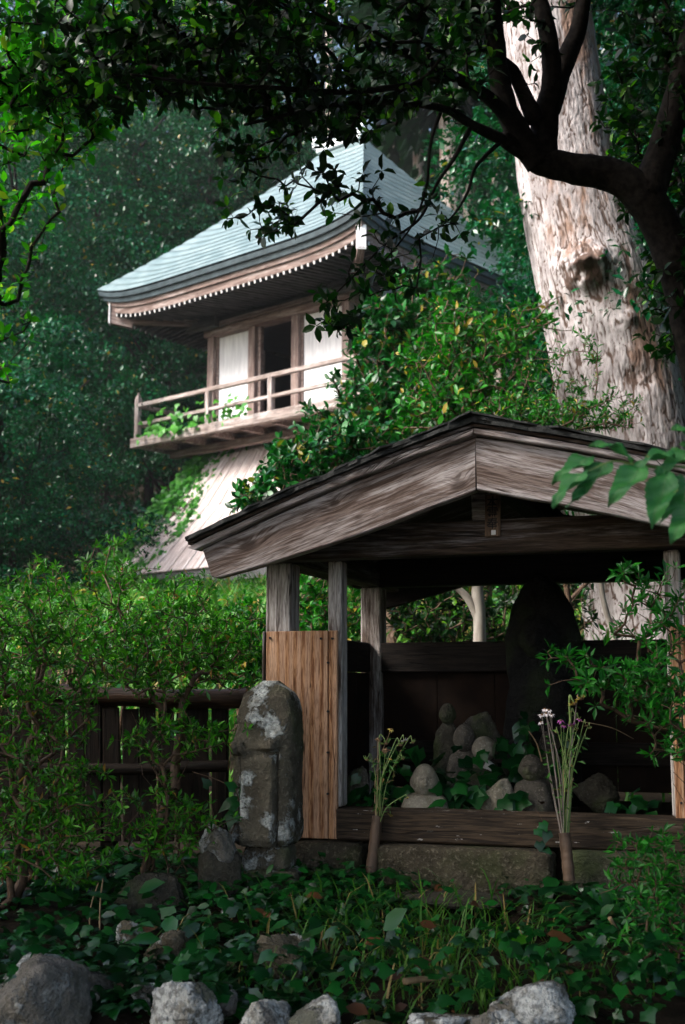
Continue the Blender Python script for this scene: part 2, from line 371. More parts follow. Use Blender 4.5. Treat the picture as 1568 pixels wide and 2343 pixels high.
def skeleton(trunk, tips, r, seg=.12, wig=.18, lenw=.3, sag=0.0):
    """trunk: list of polylines (first one holds the root); every tip grows from the nearest node"""
    tot = sum(len(t) for t in trunk) + len(tips) * 14 + 10
    N = np.zeros((tot, 3)); PA = np.full(tot, -1); PL = np.zeros(tot); n = 0
    for q, line in enumerate(trunk):
        for k, p in enumerate(line):
            N[n] = p
            if k: PA[n] = n - 1
            elif q: PA[n] = int(np.argmin(((N[:n] - p) ** 2).sum(1)))
            if PA[n] >= 0: PL[n] = PL[PA[n]] + np.linalg.norm(N[n] - N[PA[n]])
            n += 1
    base = N[0].copy(); tips = tips[np.argsort(np.linalg.norm(tips - base, axis=1))]
    ends = []
    for tp in tips:
        dd = np.linalg.norm(N[:n] - tp, axis=1); j = int(np.argmin(dd + lenw * PL[:n])); L = dd[j]
        k = int(min(12, max(2, math.ceil(L / seg)))); a = N[j].copy()
        off = r.normal(size=3) * L * wig; off[2] += sag * L
        prev = j
        for q in range(1, k + 1):
            f = q / k
            N[n] = a + (tp - a) * f + off * (f * (1 - f) * 2) + r.normal(size=3) * seg * .06
            PA[n] = prev; PL[n] = PL[prev] + L / k; prev = n; n += 1
        ends.append(prev)
    N = N[:n]; PA = PA[:n]
    cnt = np.zeros(n); cnt[ends] = 1
    for q in range(n - 1, 0, -1):
        if PA[q] >= 0: cnt[PA[q]] += cnt[q]
    return N, PA, np.maximum(cnt, 1), np.array(ends)
def twigs_me(name, N, PA, cnt, rt, m, pw=.45, sides=4, rmax=1.0):
    e = np.where(PA >= 0)[0]; a = N[PA[e]]; b = N[e]
    rb = np.minimum(rt * cnt[e] ** pw, rmax); ra = np.minimum(rt * np.maximum(cnt[PA[e]] ** pw, 1), np.minimum(rb * 1.5, rmax))
    D = unit(b - a); ref = np.where(np.abs(D[:, 2:3]) < .9, np.array([[0, 0, 1.]]), np.array([[1., 0, 0]]))
    U = unit(np.cross(D, ref)); Wv = np.cross(D, U)
    an = np.linspace(0, 2 * np.pi, sides, endpoint=False)
    ring = np.cos(an)[None, :, None] * U[:, None] + np.sin(an)[None, :, None] * Wv[:, None]
    V = np.concatenate([a[:, None] + ra[:, None, None] * ring, (b + D * rb[:, None] * .3)[:, None] + rb[:, None, None] * ring], 1)
    j = np.arange(sides); j2 = (j + 1) % sides
    q = np.stack([j, j2, j2 + sides, j + sides], -1)
    Fc = (q[None] + (np.arange(len(e)) * 2 * sides)[:, None, None]).reshape(-1, 4)
    return mesh_np(name, V.reshape(-1, 3), Fc, m, smooth=True)
def whorls(N, PA, ends, r, k=5, size=.03, up=.5, spread=.9, along=2, alk=2):
    """rosettes at twig ends and pairs along the last pieces of each twig"""
    P_, A_, Nn, S_ = [], [], [], []
    D = unit(N[ends] - N[PA[ends]])
    def ring(p, dr, kk, sp, sc):
        n = len(p); ref = rand_dirs(n, r); u = unit(np.cross(dr, ref)); w = np.cross(dr, u)
        for q in range(kk):
            an = 2 * np.pi * (q + r.uniform(-.25, .25, (n, 1))) / kk
            out = np.cos(an) * u + np.sin(an) * w
            A = unit(out * sp + dr * (1.1 - sp * r.uniform(.3, 1.0, (n, 1))) + np.array((0, 0, .15)))
            P_.append(p + out * size * .05); A_.append(A); Nn.append(unit(dr * .7 + np.array((0, 0, up)) - out * .3 + r.normal(size=(n, 3)) * .25)); S_.append(size * sc * r.uniform(.42, 1.4, n))
    ring(N[ends], D, k, spread, 1.0)
    cur = ends
    for a in range(along):
        cur = PA[cur]; ok = cur > 0; cur = np.where(ok, cur, ends)
        f = r.uniform(0, 1, (len(cur), 1)); q = np.maximum(PA[cur], 0)
        p = N[cur] * (1 - f) + N[q] * f
        ring(p, unit(N[cur] - N[q] + 1e-4), alk, 1.0, .9)
    return np.vstack(P_), np.vstack(A_), np.vstack(Nn), np.concatenate(S_)
def in_ellipsoid(n, c, rad, r, shell=.35, noise=.25, seed=0, zmin=None):
    d_ = rand_dirs(n, r); q = r.uniform(shell ** 3, 1, (n, 1)) ** (1 / 3)
    q = q * (1 + 2 * noise * fbm(d_ * 2.2 + 5, 3, seed)[:, None])
    p = np.asarray(c) + d_ * q * np.asarray(rad)
    if zmin is not None: p = p[p[:, 2] > zmin]
    return p
def scr(n, px, py, rx, ry, y, ry3, r, **kw):
    """ellipsoid given by where its centre and half sizes appear, at distance y and half depth ry3"""
    c = at(px, py, y); return in_ellipsoid(n, c, (rx / F * y, ry3, ry / F * y), r, **kw)

def plant(name, label, cat, base, tips, leafm, twigm, tpl=TAZ, size=.035, k=5, rt=.0016, stems=5, along=2, alk=2, r=rng, group=None, seg=.12, up=.5, spread=.9, wid=1.0, lenw=.3, pw=.45, sides=4, trunk=None, part='leaves', wig=.18, stem_r=.25, rmax=1.0):
    base = np.array(base, float); t = thing(name, label, cat, base, 0, group)
    if trunk is None:
        c = tips.mean(0); trunk = [[base + (0, 0, -.05)]]
        for s in range(stems):
            a = r.uniform(0, 2 * np.pi); q = base + np.array((math.cos(a), math.sin(a), 0)) * stem_r * r.uniform(.1, 1)
            tgt = tips[r.integers(len(tips))] * .45 + c * .2 + base * .35
            trunk.append([q * (1 - f) + tgt * f + r.normal(size=3) * .05 * np.linalg.norm(tgt - q) * (f > 0) for f in np.linspace(0, 1, 7)])
    N, PA, cnt, ends = skeleton(trunk, tips, r, seg, wig, lenw)
    N = N - base
    link('stems', twigs_me('stems', N, PA, cnt, rt, twigm, pw, sides, rmax), t)
    P_, A_, Nn, S_ = whorls(N, PA, ends, r, k, size, up, spread, along, alk)
    link(part, leaves_me(part, tpl, P_, A_, Nn, S_, leafm, r, wid), t)
    return t
# ------------------------------------------------------------------ temple bell tower
def bx(name, parent, c, dm, m, **kw): return link(name, box_me(name, *dm, m, **kw), parent, c)
def quad_prism(name, parent, bl, br, tr, tl, th, m):
    """a board given by its four outer corners, thickness inwards"""
    bl, br, tr, tl = (Vector(q) for q in (bl, br, tr, tl))
    c = (bl + br + tr + tl) / 4; X = ((tl + tr) - (bl + br)).normalized(); Yv = (br - bl); Yv = (Yv - X * Yv.dot(X)).normalized(); Zv = X.cross(Yv)
    Mx = Matrix((X, Yv, Zv)).transposed(); inv = Mx.transposed()
    o4 = [inv @ (q - c) for q in (bl, br, tr, tl)]; ch = min(.006, th * .3)
    V = [q + Vector((0, 0, th)) for q in o4] + o4
    outer = [Vector((q.x * .998, q.y, q.z)) for q in o4]
    cen = sum(outer, Vector()) / 4
    ins = [q + (cen - q).normalized() * ch * 1.4 + Vector((0, 0, -ch)) for q in outer]
    V = [q + Vector((0, 0, th)) for q in o4] + o4 + ins
    Fc = [[0, 1, 2, 3]] + [[a, 4 + a, 4 + (a + 1) % 4, (a + 1) % 4] for a in range(4)] + [[4 + a, 8 + a, 8 + (a + 1) % 4, 4 + (a + 1) % 4] for a in range(4)] + [[8, 11, 10, 9]]
    me = mesh_np(name, [list(q) for q in V], Fc, m)
    bm = bmesh.new(); bm.from_mesh(me); bmesh.ops.recalc_face_normals(bm, faces=bm.faces); bm.to_mesh(me); bm.free()
    return link(name, me, parent, c, Mx)
def ruled(rows, th=None):
    """grid mesh from rows of points -> verts, faces"""
    V = np.vstack(rows); n = len(rows[0]); Fc = []
    for a in range(len(rows) - 1):
        for b in range(n - 1): Fc.append([a * n + b, a * n + b + 1, (a + 1) * n + b + 1, (a + 1) * n + b])
    return V, Fc

YT = R(41.2); ZB = 3.0; TW = 4.1; TE = 1.77
Tp = at(480, 945, 27)
tw = thing('temple_bell_tower', 'two storey wooden bell tower with green copper hip roof, balcony and flared plank skirt', 'temple', (Tp[0], Tp[1], ZB), -YT)
ze, lift, rise, rl = 9.13 - ZB, .25, 3.75, .62
hc, hl = TW / 2, TW / 2 + TE
def prof(t): return .87 * t + .13 * t * t
def roofpt(side, s, t, dz=0, grow=0):
    s = np.asarray(s, float); L = hl + grow
    z = ze + lift * np.abs(s) ** 5.5 * (1 - t) ** 1.5 + rise * prof(t) + dz
    if side in 'FB':
        along = s * (L * (1 - t) + rl * t); out = -(L * (1 - t))
        u, v = (hc + along, hc + out) if side == 'F' else (hc - along, hc - out)
    else:
        along = s * (L * (1 - t)); out = L * (1 - t) + rl * t
        u, v = (hc + out, hc + along) if side == 'R' else (hc - out, hc - along)
    return np.stack([u + 0 * s, v + 0 * s, z + 0 * s], -1)
sg = np.linspace(-1, 1, 33); NC = 19
tt = np.linspace(0, 1, NC + 1)
for side in 'FRBL':
    for c_ in range(NC):
        t0, t1 = tt[c_], min(1, tt[c_ + 1] + .004)
        lo = roofpt(side, sg, t0, .034); lo0 = roofpt(side, sg, t0 + .016, .012); mid = roofpt(side, sg, (t0 + t1) / 2, .045); hi = roofpt(side, sg, t1 + (.012 if t1 < .98 else 0), .004)
        V, Fc = ruled([lo0, lo, mid, hi]); MB().add(V, Fc).build('roof_course', M['copper'], tw)
for side in 'FRBL':
    for nm, dz0, dz1, gr0, gr1, m in (('eave_edge', -.005, -.10, -.02, -.04, 'copper_edge'), ('eave_edge', -.11, -.21, -.09, -.11, 'copper_edge'), ('fascia', -.215, -.31, -.16, -.18, 'temple_wood'), ('fascia', -.315, -.46, -.22, -.24, 'temple_wood')):
        V, Fc = ruled([roofpt(side, sg, 0, dz0, gr0 - .25), roofpt(side, sg, 0, dz0, gr0), roofpt(side, sg, 0, dz1, gr1), roofpt(side, sg, 0, dz1, gr1 - .3)])
        MB().add(V, Fc).build(nm, M[m], tw)
# ridge box with raised ends
bx('ridge_cap', tw, (hc, hc, ze + rise + .07), (rl * 2 + .1, .34, .2), M['ridge'], bev=.02)
bx('ridge_cap', tw, (hc, hc, ze + rise + .215), (rl * 2 + .3, .42, .08), M['ridge'], bev=.02)
for s_ in (-1, 1): bx('ridge_end', tw, (hc + s_ * (rl + .1), hc, ze + rise + .28), (.14, .36, .36), M['ridge'], bev=.03)
V, Fc = [], []
for side in 'FRBL':
    a_, b_ = ruled([roofpt(side, sg, 0, -.06, -.12), roofpt(side, sg, .5, -.05), roofpt(side, sg, 1, -.05)]); Fc += [[q + sum(len(v) for v in V) for q in f] for f in b_]; V.append(a_)
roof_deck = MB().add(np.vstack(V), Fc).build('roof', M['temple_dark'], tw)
# rafters with white tips
def rafter_me(L):
    me = box_me('rafter', L, .052, .075, M['temple_dark'], bev=.006); me.materials.append(M['tip_paint'])
    for p in me.polygons:
        if p.normal.x < -.9: p.material_index = 1
    return me
RM = rafter_me(1.75)
ns = 44
for side in 'FLR':
    for k_ in range(ns):
        s_ = -0.94 + 1.88 * k_ / (ns - 1)
        p0 = Vector(roofpt(side, np.array([s_]), 0, -.505, -.22)[0])
        inw = Vector({'F': (0, 1, .12), 'L': (1, 0, .12), 'R': (-1, 0, .12)}[side]).normalized()
        if abs(s_) > .6: inw.z *= (1 - (abs(s_) - .6) * 1.6)
        inw.normalize(); Zv = Vector((0, 0, 1)); Zv = (Zv - inw * Zv.dot(inw)).normalized(); Yv = Zv.cross(inw)
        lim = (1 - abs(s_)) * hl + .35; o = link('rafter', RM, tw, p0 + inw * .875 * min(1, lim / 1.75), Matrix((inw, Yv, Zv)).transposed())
        o.scale = (min(1, lim / 1.75), 1, 1)
# soffit boards behind the rafters
for side in 'FLR':
    V, Fc = ruled([roofpt(side, sg, 0, -.43, -.25), np.array([[*( (hc + q * (hc + .05), 0.02) if side == 'F' else (TW - .02, hc + q * (hc + .05)) if side == 'R' else (.02, hc - q * (hc + .05))), 8.98 - ZB] for q in sg])])
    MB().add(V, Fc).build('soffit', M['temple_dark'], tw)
# hip rafters with white end plates
for sx, sy in ((-1, -1), (1, -1), (1, 1)):
    c0 = Vector((hc + sx * (hc - .1), hc + sy * (hc - .1), 8.75 - ZB)); dr = Vector((sx, sy, 0)).normalized()
    c1 = Vector((hc + sx * (hl - .34), hc + sy * (hl - .34), 8.78 - ZB))
    plank('hip_rafter', tw, c0, c1, .26, .15, M['temple_wood'])
    plank('hip_rafter', tw, c1 - dr * .35 + Vector((0, 0, -.03)), c1 + dr * .16 + Vector((0, 0, .08)), .42, .14, M['temple_wood'])
    e = c1 + dr * .17 + Vector((0, 0, .085)); plank('end_plate', tw, e, e + dr * .03, .46, .18, M['white_paint'], bev=.004)
# brackets below the corners
for k_ in range(4):
    w_ = .9 - k_ * .14
    for (cx_, cy_) in ((.1, -.02), (TW - .1, -.02)): bx('bracket', tw, (cx_, cy_ - .1 - .12 * (3 - k_) * .6, 8.5 - ZB + k_ * .1), (w_, .14, .09), M['temple_dark'])
# upper room
FZ = 6.1 - ZB
def post(u, v, s=.2): return plank('post', tw, (u, v, FZ - .1), (u, v, 8.36 - ZB), s, s, M['temple_wood'], up=(0, 1, 0), bev=.01)
for u in (.1, 1.36, 2.62, TW - .1): post(u, 0)
for v in (1.4, 2.7, TW): post(TW - .1, v); post(.1, v)
for z0, z1, ex in ((8.34, 8.50, .06), (8.52, 8.62, .12)): bx('lintel', tw, (hc, 0, (z0 + z1) / 2 - ZB), (TW + 2 * ex, .26 + ex, z1 - z0), M['temple_wood'])
bx('lintel', tw, (TW - .1, hc + .1, 8.42 - ZB), (.25, TW - .1, .16), M['temple_wood'])
bx('frieze_board', tw, (hc, .04, 8.80 - ZB), (TW, .08, .40), M['temple_dark'])
bx('frieze_board', tw, (TW - .04, hc + .05, 8.76 - ZB), (.08, TW, .5), M['temple_dark'])
zc, hh = (FZ + 8.34 - ZB) / 2, 8.34 - ZB - FZ
for (a, b) in ((.2, 1.26), (2.72, TW - .2)):
    bx('wall_panel', tw, ((a + b) / 2, .05, zc), (b - a - .1, .04, hh - .02), M['white_plaster'], bev=.003)
    for q in (a + .025, b - .025): bx('panel_trim', tw, (q, .02, zc), (.05, .06, hh - .02), M['temple_wood'], bev=.004)
for (a, b) in ((.1, 1.3), (1.5, 2.6), (2.8, TW - .1)): bx('wall_panel', tw, (TW - .14, (a + b) / 2, zc), (.04, b - a, hh - .02), M['white_plaster'], bev=.003)
bx('door_jamb', tw, (1.5, .05, zc), (.08, .1, hh - .02), M['temple_wood']); bx('door_jamb', tw, (2.49, .05, zc), (.08, .1, hh - .02), M['temple_wood'])
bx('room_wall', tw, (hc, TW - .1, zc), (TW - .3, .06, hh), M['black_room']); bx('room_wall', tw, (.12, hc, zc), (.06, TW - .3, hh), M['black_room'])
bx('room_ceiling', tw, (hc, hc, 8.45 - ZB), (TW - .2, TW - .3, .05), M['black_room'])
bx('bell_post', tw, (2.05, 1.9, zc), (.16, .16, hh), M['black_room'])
# balcony
bo = 1.1
bx('balcony_floor', tw, (hc, hc, FZ - .06), (TW + 2 * bo - .1, TW + 2 * bo - .1, .06), M['temple_wood'])
bx('balcony_beam', tw, (hc, -bo, FZ - .10), (TW + 2 * bo + .3, .14, .21), M['temple_pale'], bev=.012)
bx('balcony_beam', tw, (TW + bo, hc, FZ - .103), (.14, TW + 2 * bo + .1, .20), M['temple_pale'], bev=.012)
bx('balcony_beam', tw, (-bo, hc, FZ - .103), (.14, TW + 2 * bo - .15, .20), M['temple_pale'], bev=.012)
for u in np.linspace(-.6, TW + .6, 7): bx('joist', tw, (u, -.45, FZ - .16), (.12, 1.1, .14), M['temple_wood'])
for v in np.linspace(-.6, TW + .6, 7): bx('joist', tw, (TW + .45, v, FZ - .16), (1.1, .12, .14), M['temple_wood'])
bx('floor_girder', tw, (hc, -.35, FZ - .30), (TW + 1.6, .16, .16), M['temple_wood'])
def rpost(u, v, h, cap):
    plank('railing_post', tw, (u, v, FZ), (u, v, FZ + h), .11, .11, M['temple_pale'], up=(0, 1, 0))
    if cap:
        V = [(u - .055, v - .055, FZ + h), (u + .055, v - .055, FZ + h), (u + .055, v + .055, FZ + h), (u - .055, v + .055, FZ + h), (u, v, FZ + h + .17)]
        MB().add(V, [[0, 1, 4], [1, 2, 4], [2, 3, 4], [3, 0, 4]]).build('post_cap', M['temple_pale'], tw)
for u, h, cp in ((-bo + .02, .86, 1), (1.15, .70, 0), (2.95, .70, 0), (TW + bo - .02, .86, 1)): rpost(u, -bo, h, cp)
for v in (1.0, 3.0): rpost(TW + bo - .02, v, .7, 0); rpost(-bo + .02, v, .7, 0)
for zr, th in ((.72, .085), (.30, .07)):
    plank('rail', tw, (-bo, -bo, FZ + zr), (TW + bo, -bo, FZ + zr), th, .09, M['temple_pale'])
    for u in (-bo + .02, TW + bo - .02): plank('rail', tw, (u, -bo + .06, FZ + zr - .003), (u, TW + bo, FZ + zr - .003), th, .09, M['temple_pale'])
# flared plank skirt
zt, zb_, fl = FZ - .22, .05, 1.85
def skpt(side, s, z):
    f = (zt - z) / (zt - zb_); o = .02 + fl * (f ** 1.25); L = hc + o
    return (hc + s * L, -o, z) if side == 'F' else (TW + o, hc + s * L, z)
npk = 17; rr = np.random.default_rng(3)
for side in 'FR':
    cuts = np.linspace(-1, 1, npk + 1); cuts[1:-1] += rr.uniform(-.016, .016, npk - 1)
    for k_ in range(npk):
        for lev, (za, zb2) in enumerate(((zb_, (zt + zb_) / 2), ((zt + zb_) / 2, zt))):
            g0, g1 = cuts[k_] + .004, cuts[k_ + 1] - .004
            quad_prism('skirt_plank', tw, skpt(side, g0, za + .002 * lev), skpt(side, g1, za + .002 * lev), skpt(side, g1, zb2), skpt(side, g0, zb2), .03, M['temple_plank'])
V, Fc = [], []
for z in np.linspace(zb_ - .3, zt + .1, 6):
    f = (zt - z) / (zt - zb_); o = max(0, .02 + fl * math.copysign(abs(f) ** 1.25, f)) - .08
    V += [(-o, -o, z), (TW + o, -o, z), (TW + o, TW + o, z), (-o, TW + o, z)]
for a in range(5): Fc += [[a * 4 + b, a * 4 + (b + 1) % 4, a * 4 + 4 + (b + 1) % 4, a * 4 + 4 + b] for b in range(4)]
MB().add(V, Fc).build('skirt_frame', M['temple_dark'], tw)

# ------------------------------------------------------------------ small roofed shrine
YS = R(18.2); Op = at(751, 1847, 4.8); cs, ss = math.cos(YS), math.sin(YS)
def SW(u, v, z): return np.array((Op[0] + u * cs + v * ss, Op[1] - u * ss + v * cs, z))
sh = thing('roofed_shrine', 'small open-fronted wooden shrine with weathered gable boards sheltering stone figures', 'shrine', (Op[0], Op[1], 0), -YS)
AP = .655; DP = 1.27
# gable boards: own outline per side, local X along the board
def barge(name, top, bot, y0, th, m, parent=sh):
    top = smoothpath(top, 8); bot = smoothpath(bot, 8)
    k = min(len(top), len(bot)); a = (top[-1] - top[0]); ang = math.atan2(a[1], a[0]); c = (top[0] + top[-1] + bot[0] + bot[-1]) / 4
    ca, sa = math.cos(-ang), math.sin(-ang)
    loc = lambda q: np.stack([(q[:, 0] - c[0]) * ca - (q[:, 1] - c[1]) * sa, (q[:, 0] - c[0]) * sa + (q[:, 1] - c[1]) * ca], -1)
    tl, bl = loc(top), loc(bot); n = len(tl); ch = .004
    wob = lambda q, s_: fbm(np.stack([q[:, 0] * 9, q[:, 1] * 0, q[:, 0] * 0 + s_], -1), 3, 4) * .008
    tl[:, 1] += wob(tl, 1); bl[:, 1] += wob(bl, 5)
    rows = [np.stack([bl[:, 0], 0 * bl[:, 0] + th / 2, bl[:, 1]], -1), np.stack([bl[:, 0], 0 * bl[:, 0] - th / 2 + ch, bl[:, 1]], -1), np.stack([bl[:, 0], 0 * bl[:, 0] - th / 2, bl[:, 1] + ch], -1),
            np.stack([tl[:, 0], 0 * tl[:, 0] - th / 2, tl[:, 1] - ch], -1), np.stack([tl[:, 0], 0 * tl[:, 0] - th / 2 + ch, tl[:, 1]], -1), np.stack([tl[:, 0], 0 * tl[:, 0] + th / 2, tl[:, 1]], -1)]
    V, Fc = ruled(rows); q = len(rows); nn = len(tl)
    Fc += [[5 * nn + b, 5 * nn + b + 1, b + 1, b] for b in range(nn - 1)]
    Fc += [[r_ * nn for r_ in range(q)], [r_ * nn + nn - 1 for r_ in range(q)][::-1]]
    o = MB().add(V, Fc).build(name, m, parent, False, (c[0], y0, c[1]), (0, -ang, 0))
    bm = bmesh.new(); bm.from_mesh(o.data); bmesh.ops.recalc_face_normals(bm, faces=bm.faces); bm.to_mesh(o.data); bm.free()
    return o
TL = [(-.354, 1.182), (-.1, 1.283), (.165, 1.378), (.42, 1.462), (AP - .002, 1.531)]
BL = [(-.315, 1.080), (-.25, 1.086), (.165, 1.192), (.42, 1.272), (AP - .002, 1.350)]
TR = [(AP + .002, 1.531), (.95, 1.468), (1.34, 1.366), (1.55, 1.30), (1.72, 1.235)]
BR = [(AP + .002, 1.350), (.95, 1.283), (1.34, 1.184), (1.55, 1.135), (1.68, 1.10)]
b1 = barge('gable_board', TL, BL, -.35, .045, M['barge']); b2 = barge('gable_board', TR, BR, -.349, .045, M['barge_r'])
off = lambda L, d: [(x, z + d) for x, z in L]
barge('gable_trim', off([(-.40, 1.162)] + TL[1:], .027), off([(-.37, 1.172)] + TL[1:], .004), -.375, .06, M['barge_r'])
barge('gable_trim', off(TR, .027), off(TR, .004), -.374, .06, M['barge_r'])
# rear gable boards
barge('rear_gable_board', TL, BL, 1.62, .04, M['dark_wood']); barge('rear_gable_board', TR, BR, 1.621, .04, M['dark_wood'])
# roof: under-boards and layered dark sheets with ragged edges
rq = np.random.default_rng(5)
def roof_layer(name, prof_, d0, d1, v0, v1, m, rag, side):
    p = smoothpath(prof_, 6); rows = []
    vs = np.concatenate([[v0], np.linspace(v0 + .05, v1, 8)])
    top, bot = [], []
    for vi, v in enumerate(vs):
        j = rq.normal(size=len(p)) * rag * (vi == 0); zj = np.array(fbm(np.stack([p[:, 0] * 6, p[:, 0] * 0 + v * 5, p[:, 0] * 0 + d1 * 90], -1), 3, 3)) * rag * 1.2
        top.append(np.stack([p[:, 0], v + j, p[:, 1] + d1 + zj], -1)); bot.append(np.stack([p[:, 0], v + j, p[:, 1] + d0 + zj * .8], -1))
    V, Fc = ruled(top); V2, F2 = ruled(bot); n = len(p); k = len(vs)
    mb = MB().add(V, Fc).add(V2, [f[::-1] for f in F2])
    V3, F3 = ruled([bot[0], top[0]]); mb.add(V3, F3); V3, F3 = ruled([top[-1], bot[-1]]); mb.add(V3, F3)
    V3, F3 = ruled([np.array([q[0] for q in top]), np.array([q[0] for q in bot])]); mb.add(V3, F3)
    V3, F3 = ruled([np.array([q[-1] for q in bot]), np.array([q[-1] for q in top])]); mb.add(V3, F3)
    return mb.build(name, m, sh)
TLx = [(-.40, 1.168)] + TL[1:-1] + [(AP, 1.533)]; TRx = [(AP, 1.533)] + TR[1:]
for nm, d0, d1, v0, m, rag in (('roof_board', .030, .040, -.40, 'beam', .001), ('roof_sheet', .042, .055, -.425, 'roofing', .006), ('roof_sheet', .056, .068, -.415, 'roofing', .008), ('roof_sheet', .069, .076, -.428, 'roofing', .012)):
    def tap(L, left):  # the layered edge thins towards the eaves
        return L
    k_ = .62 if nm == 'roof_sheet' else 1
    for prf, sd in ((TLx, -1), (TRx, 1)):
        e = [(x, z - (0 if nm != 'roof_sheet' else (d0 - .040) * .75 * min(1, abs(x - AP) / 1.05))) for x, z in prf]
        roof_layer(nm, e, d0, d1, v0, 1.68, M[m], rag, sd)
# frame
plank('tie_beam', sh, (-.34, -.035, 1.225), (1.64, -.035, 1.225), .122, .10, M['beam'], cuts=10, wob=.006)
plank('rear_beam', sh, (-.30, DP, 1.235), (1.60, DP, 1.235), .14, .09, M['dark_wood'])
for u in (-.205, 1.50): plank('side_plate', sh, (u, .03, 1.222), (u, DP + .3, 1.222), .11, .09, M['beam'])
plank('ridge_beam', sh, (AP, -.30, 1.455), (AP, 1.60, 1.455), .10, .08, M['dark_wood'])
bx('king_strut', sh, (.60, -.03, 1.345), (.06, .07, .115), M['post']); bx('king_strut', sh, (AP, DP, 1.36), (.07, .07, .10), M['dark_wood'])
pw_ = .103
for u in (-.205, 1.50):
    plank('post', sh, (u, .055, .02), (u, .055, 1.163), .103, .103, M['post'], up=(0, 1, 0), cuts=12, wob=.005, seed=int(u * 10) + 9)
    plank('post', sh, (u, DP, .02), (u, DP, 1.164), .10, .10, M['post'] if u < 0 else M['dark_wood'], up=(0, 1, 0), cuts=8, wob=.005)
for u, s_ in ((.027, 1), (1.265, 2)): plank('jamb', sh, (u, .03, .252), (u, .03, 1.163), .075, .054, M['post'], up=(0, 1, 0), cuts=10, wob=.003, seed=s_)
# cedar boards closing the front bays
def front_board(u0, u1, z0, z1, y, m, seed): return plank('front_board', sh, ((u0 + u1) / 2, y, z0), ((u0 + u1) / 2, y, z1), .018, u1 - u0, m, up=(0, 1, 0), bev=.003)
for u0, u1 in ((-.243, .006), (.010, .043), (1.25, 1.282), (1.286, 1.54)): front_board(u0, u1, .137, .90, -.015, M['panel'], 0)
plank('front_board', sh, (-.252, -.002, .2), (-.252, -.002, .9), .05, .012, M['beam'], up=(0, 1, 0))
for u, z in ((-.225, .875), (.008, .60), (.008, .30), (-.02, .87), (.025, .87), (.008, .78), (.008, .45), (1.27, .87), (1.50, .87), (1.27, .3)):
    o = MB().add(*tube([(u, -.031, z), (u, -.023, z)], .0045, 8)).build('nail', M['iron'], sh)
# sill and foundation stones
plank('sill', sh, (.045, .012, .194), (1.75, .012, .194), .112, .11, M['sill'], cuts=14, wob=.008)
def boulder(name, parent, c, dm, m, seed, rot=0, n=20, facets=15, soft=11.0):
    '''an angular field stone: the soft intersection of random planes, with rough noise'''
    r = np.random.default_rng(seed); bm = bmesh.new(); bmesh.ops.create_cube(bm, size=2); bmesh.ops.subdivide_edges(bm, edges=bm.edges[:], cuts=n, use_grid_fill=True)
    co = np.array([v.co for v in bm.verts]); d_ = co / np.linalg.norm(co, axis=1)[:, None]
    pn = rand_dirs(facets, r); ph = r.uniform(.66, 1.0, facets); q = np.clip((d_ @ pn.T) / ph, 0.02, None)
    rad = 1 / ((q ** soft).sum(1) ** (1 / soft)); rad = np.clip(rad, .3, 1.25)
    rad = rad * (1 + .26 * fbm(d_ * 2.6 + seed, 4, seed) + .30 * np.abs(fbm(d_ * 5 + seed, 4, seed + 1)) + .16 * fbm(d_ * 10, 4, seed))
    co = d_ * rad[:, None]; co = co / np.abs(co).max(0) * np.array(dm) / 2
    for v, p in zip(bm.verts, co): v.co = p
    me = bpy.data.meshes.new(name); bm.to_mesh(me); bm.free(); me.materials.append(m); me.polygons.foreach_set('use_smooth', [True] * len(me.polygons))
    return link(name, me, parent, c, rot if not isinstance(rot, (int, float)) else (0, 0, rot))
def block(name, parent, c, dm, m, seed, wob=.02, n=10, rot=0, power=6, cut=None):
    """a rough hewn stone: superellipsoid box with noise"""
    bm = bmesh.new(); bmesh.ops.create_cube(bm, size=2); bmesh.ops.subdivide_edges(bm, edges=bm.edges[:], cuts=n, use_grid_fill=True)
    co = np.array([v.co for v in bm.verts]); q = np.abs(co); nrm = (q ** power).sum(1) ** (1 / power); co = co / nrm[:, None]
    co = co * (1 + (fbm(co * 1.4 + seed * 3.1, 4, seed)[:, None]) * wob * 14) + np.stack([fbm(co * 5 + seed + k, 3, seed) for k in range(3)], 1) * wob * 3
    co = co * np.array(dm) / 2
    for v, p in zip(bm.verts, co): v.co = p
    me = bpy.data.meshes.new(name); bm.to_mesh(me); bm.free(); me.materials.append(m); me.polygons.foreach_set('use_smooth', [True] * len(me.polygons))
    return link(name, me, parent, c, rot if not isinstance(rot, (int, float)) else (0, 0, rot))
block('foundation_stone', sh, (.015, .0, .045), (.275, .20, .17), M['stone_base'], 1, .012, power=9)
block('foundation_stone', sh, (.512, -.02, .045), (.655, .22, .175), M['stone_base'], 2, .010, n=16, power=10)
block('foundation_stone', sh, (1.18, .02, .05), (.62, .2, .17), M['stone_dark'], 3, .012, power=9)
block('foundation_stone', sh, (-.20, .12, .03), (.2, .25, .15), M['stone_dark'], 4, .015, power=8)
# rear wall: rails and rusty lower sheet
plank('rear_rail', sh, (-.16, DP - .03, .832), (.0 + 1.45, DP - .03, .832), .14, .03, M['dark_wood'])
plank('rear_rail', sh, (-.16, DP - .035, .40), (1.45, DP - .035, .40), .10, .03, M['dark_wood'])
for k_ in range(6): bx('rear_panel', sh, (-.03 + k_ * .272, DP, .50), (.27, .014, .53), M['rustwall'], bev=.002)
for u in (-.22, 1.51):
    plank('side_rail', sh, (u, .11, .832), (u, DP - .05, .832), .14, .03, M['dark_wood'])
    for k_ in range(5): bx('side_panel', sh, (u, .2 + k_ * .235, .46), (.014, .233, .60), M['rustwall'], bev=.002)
fl_ = bx('shrine_floor', sh, (AP, .63, .10), (1.66, 1.2, .20), M['soil'], bev=.01)
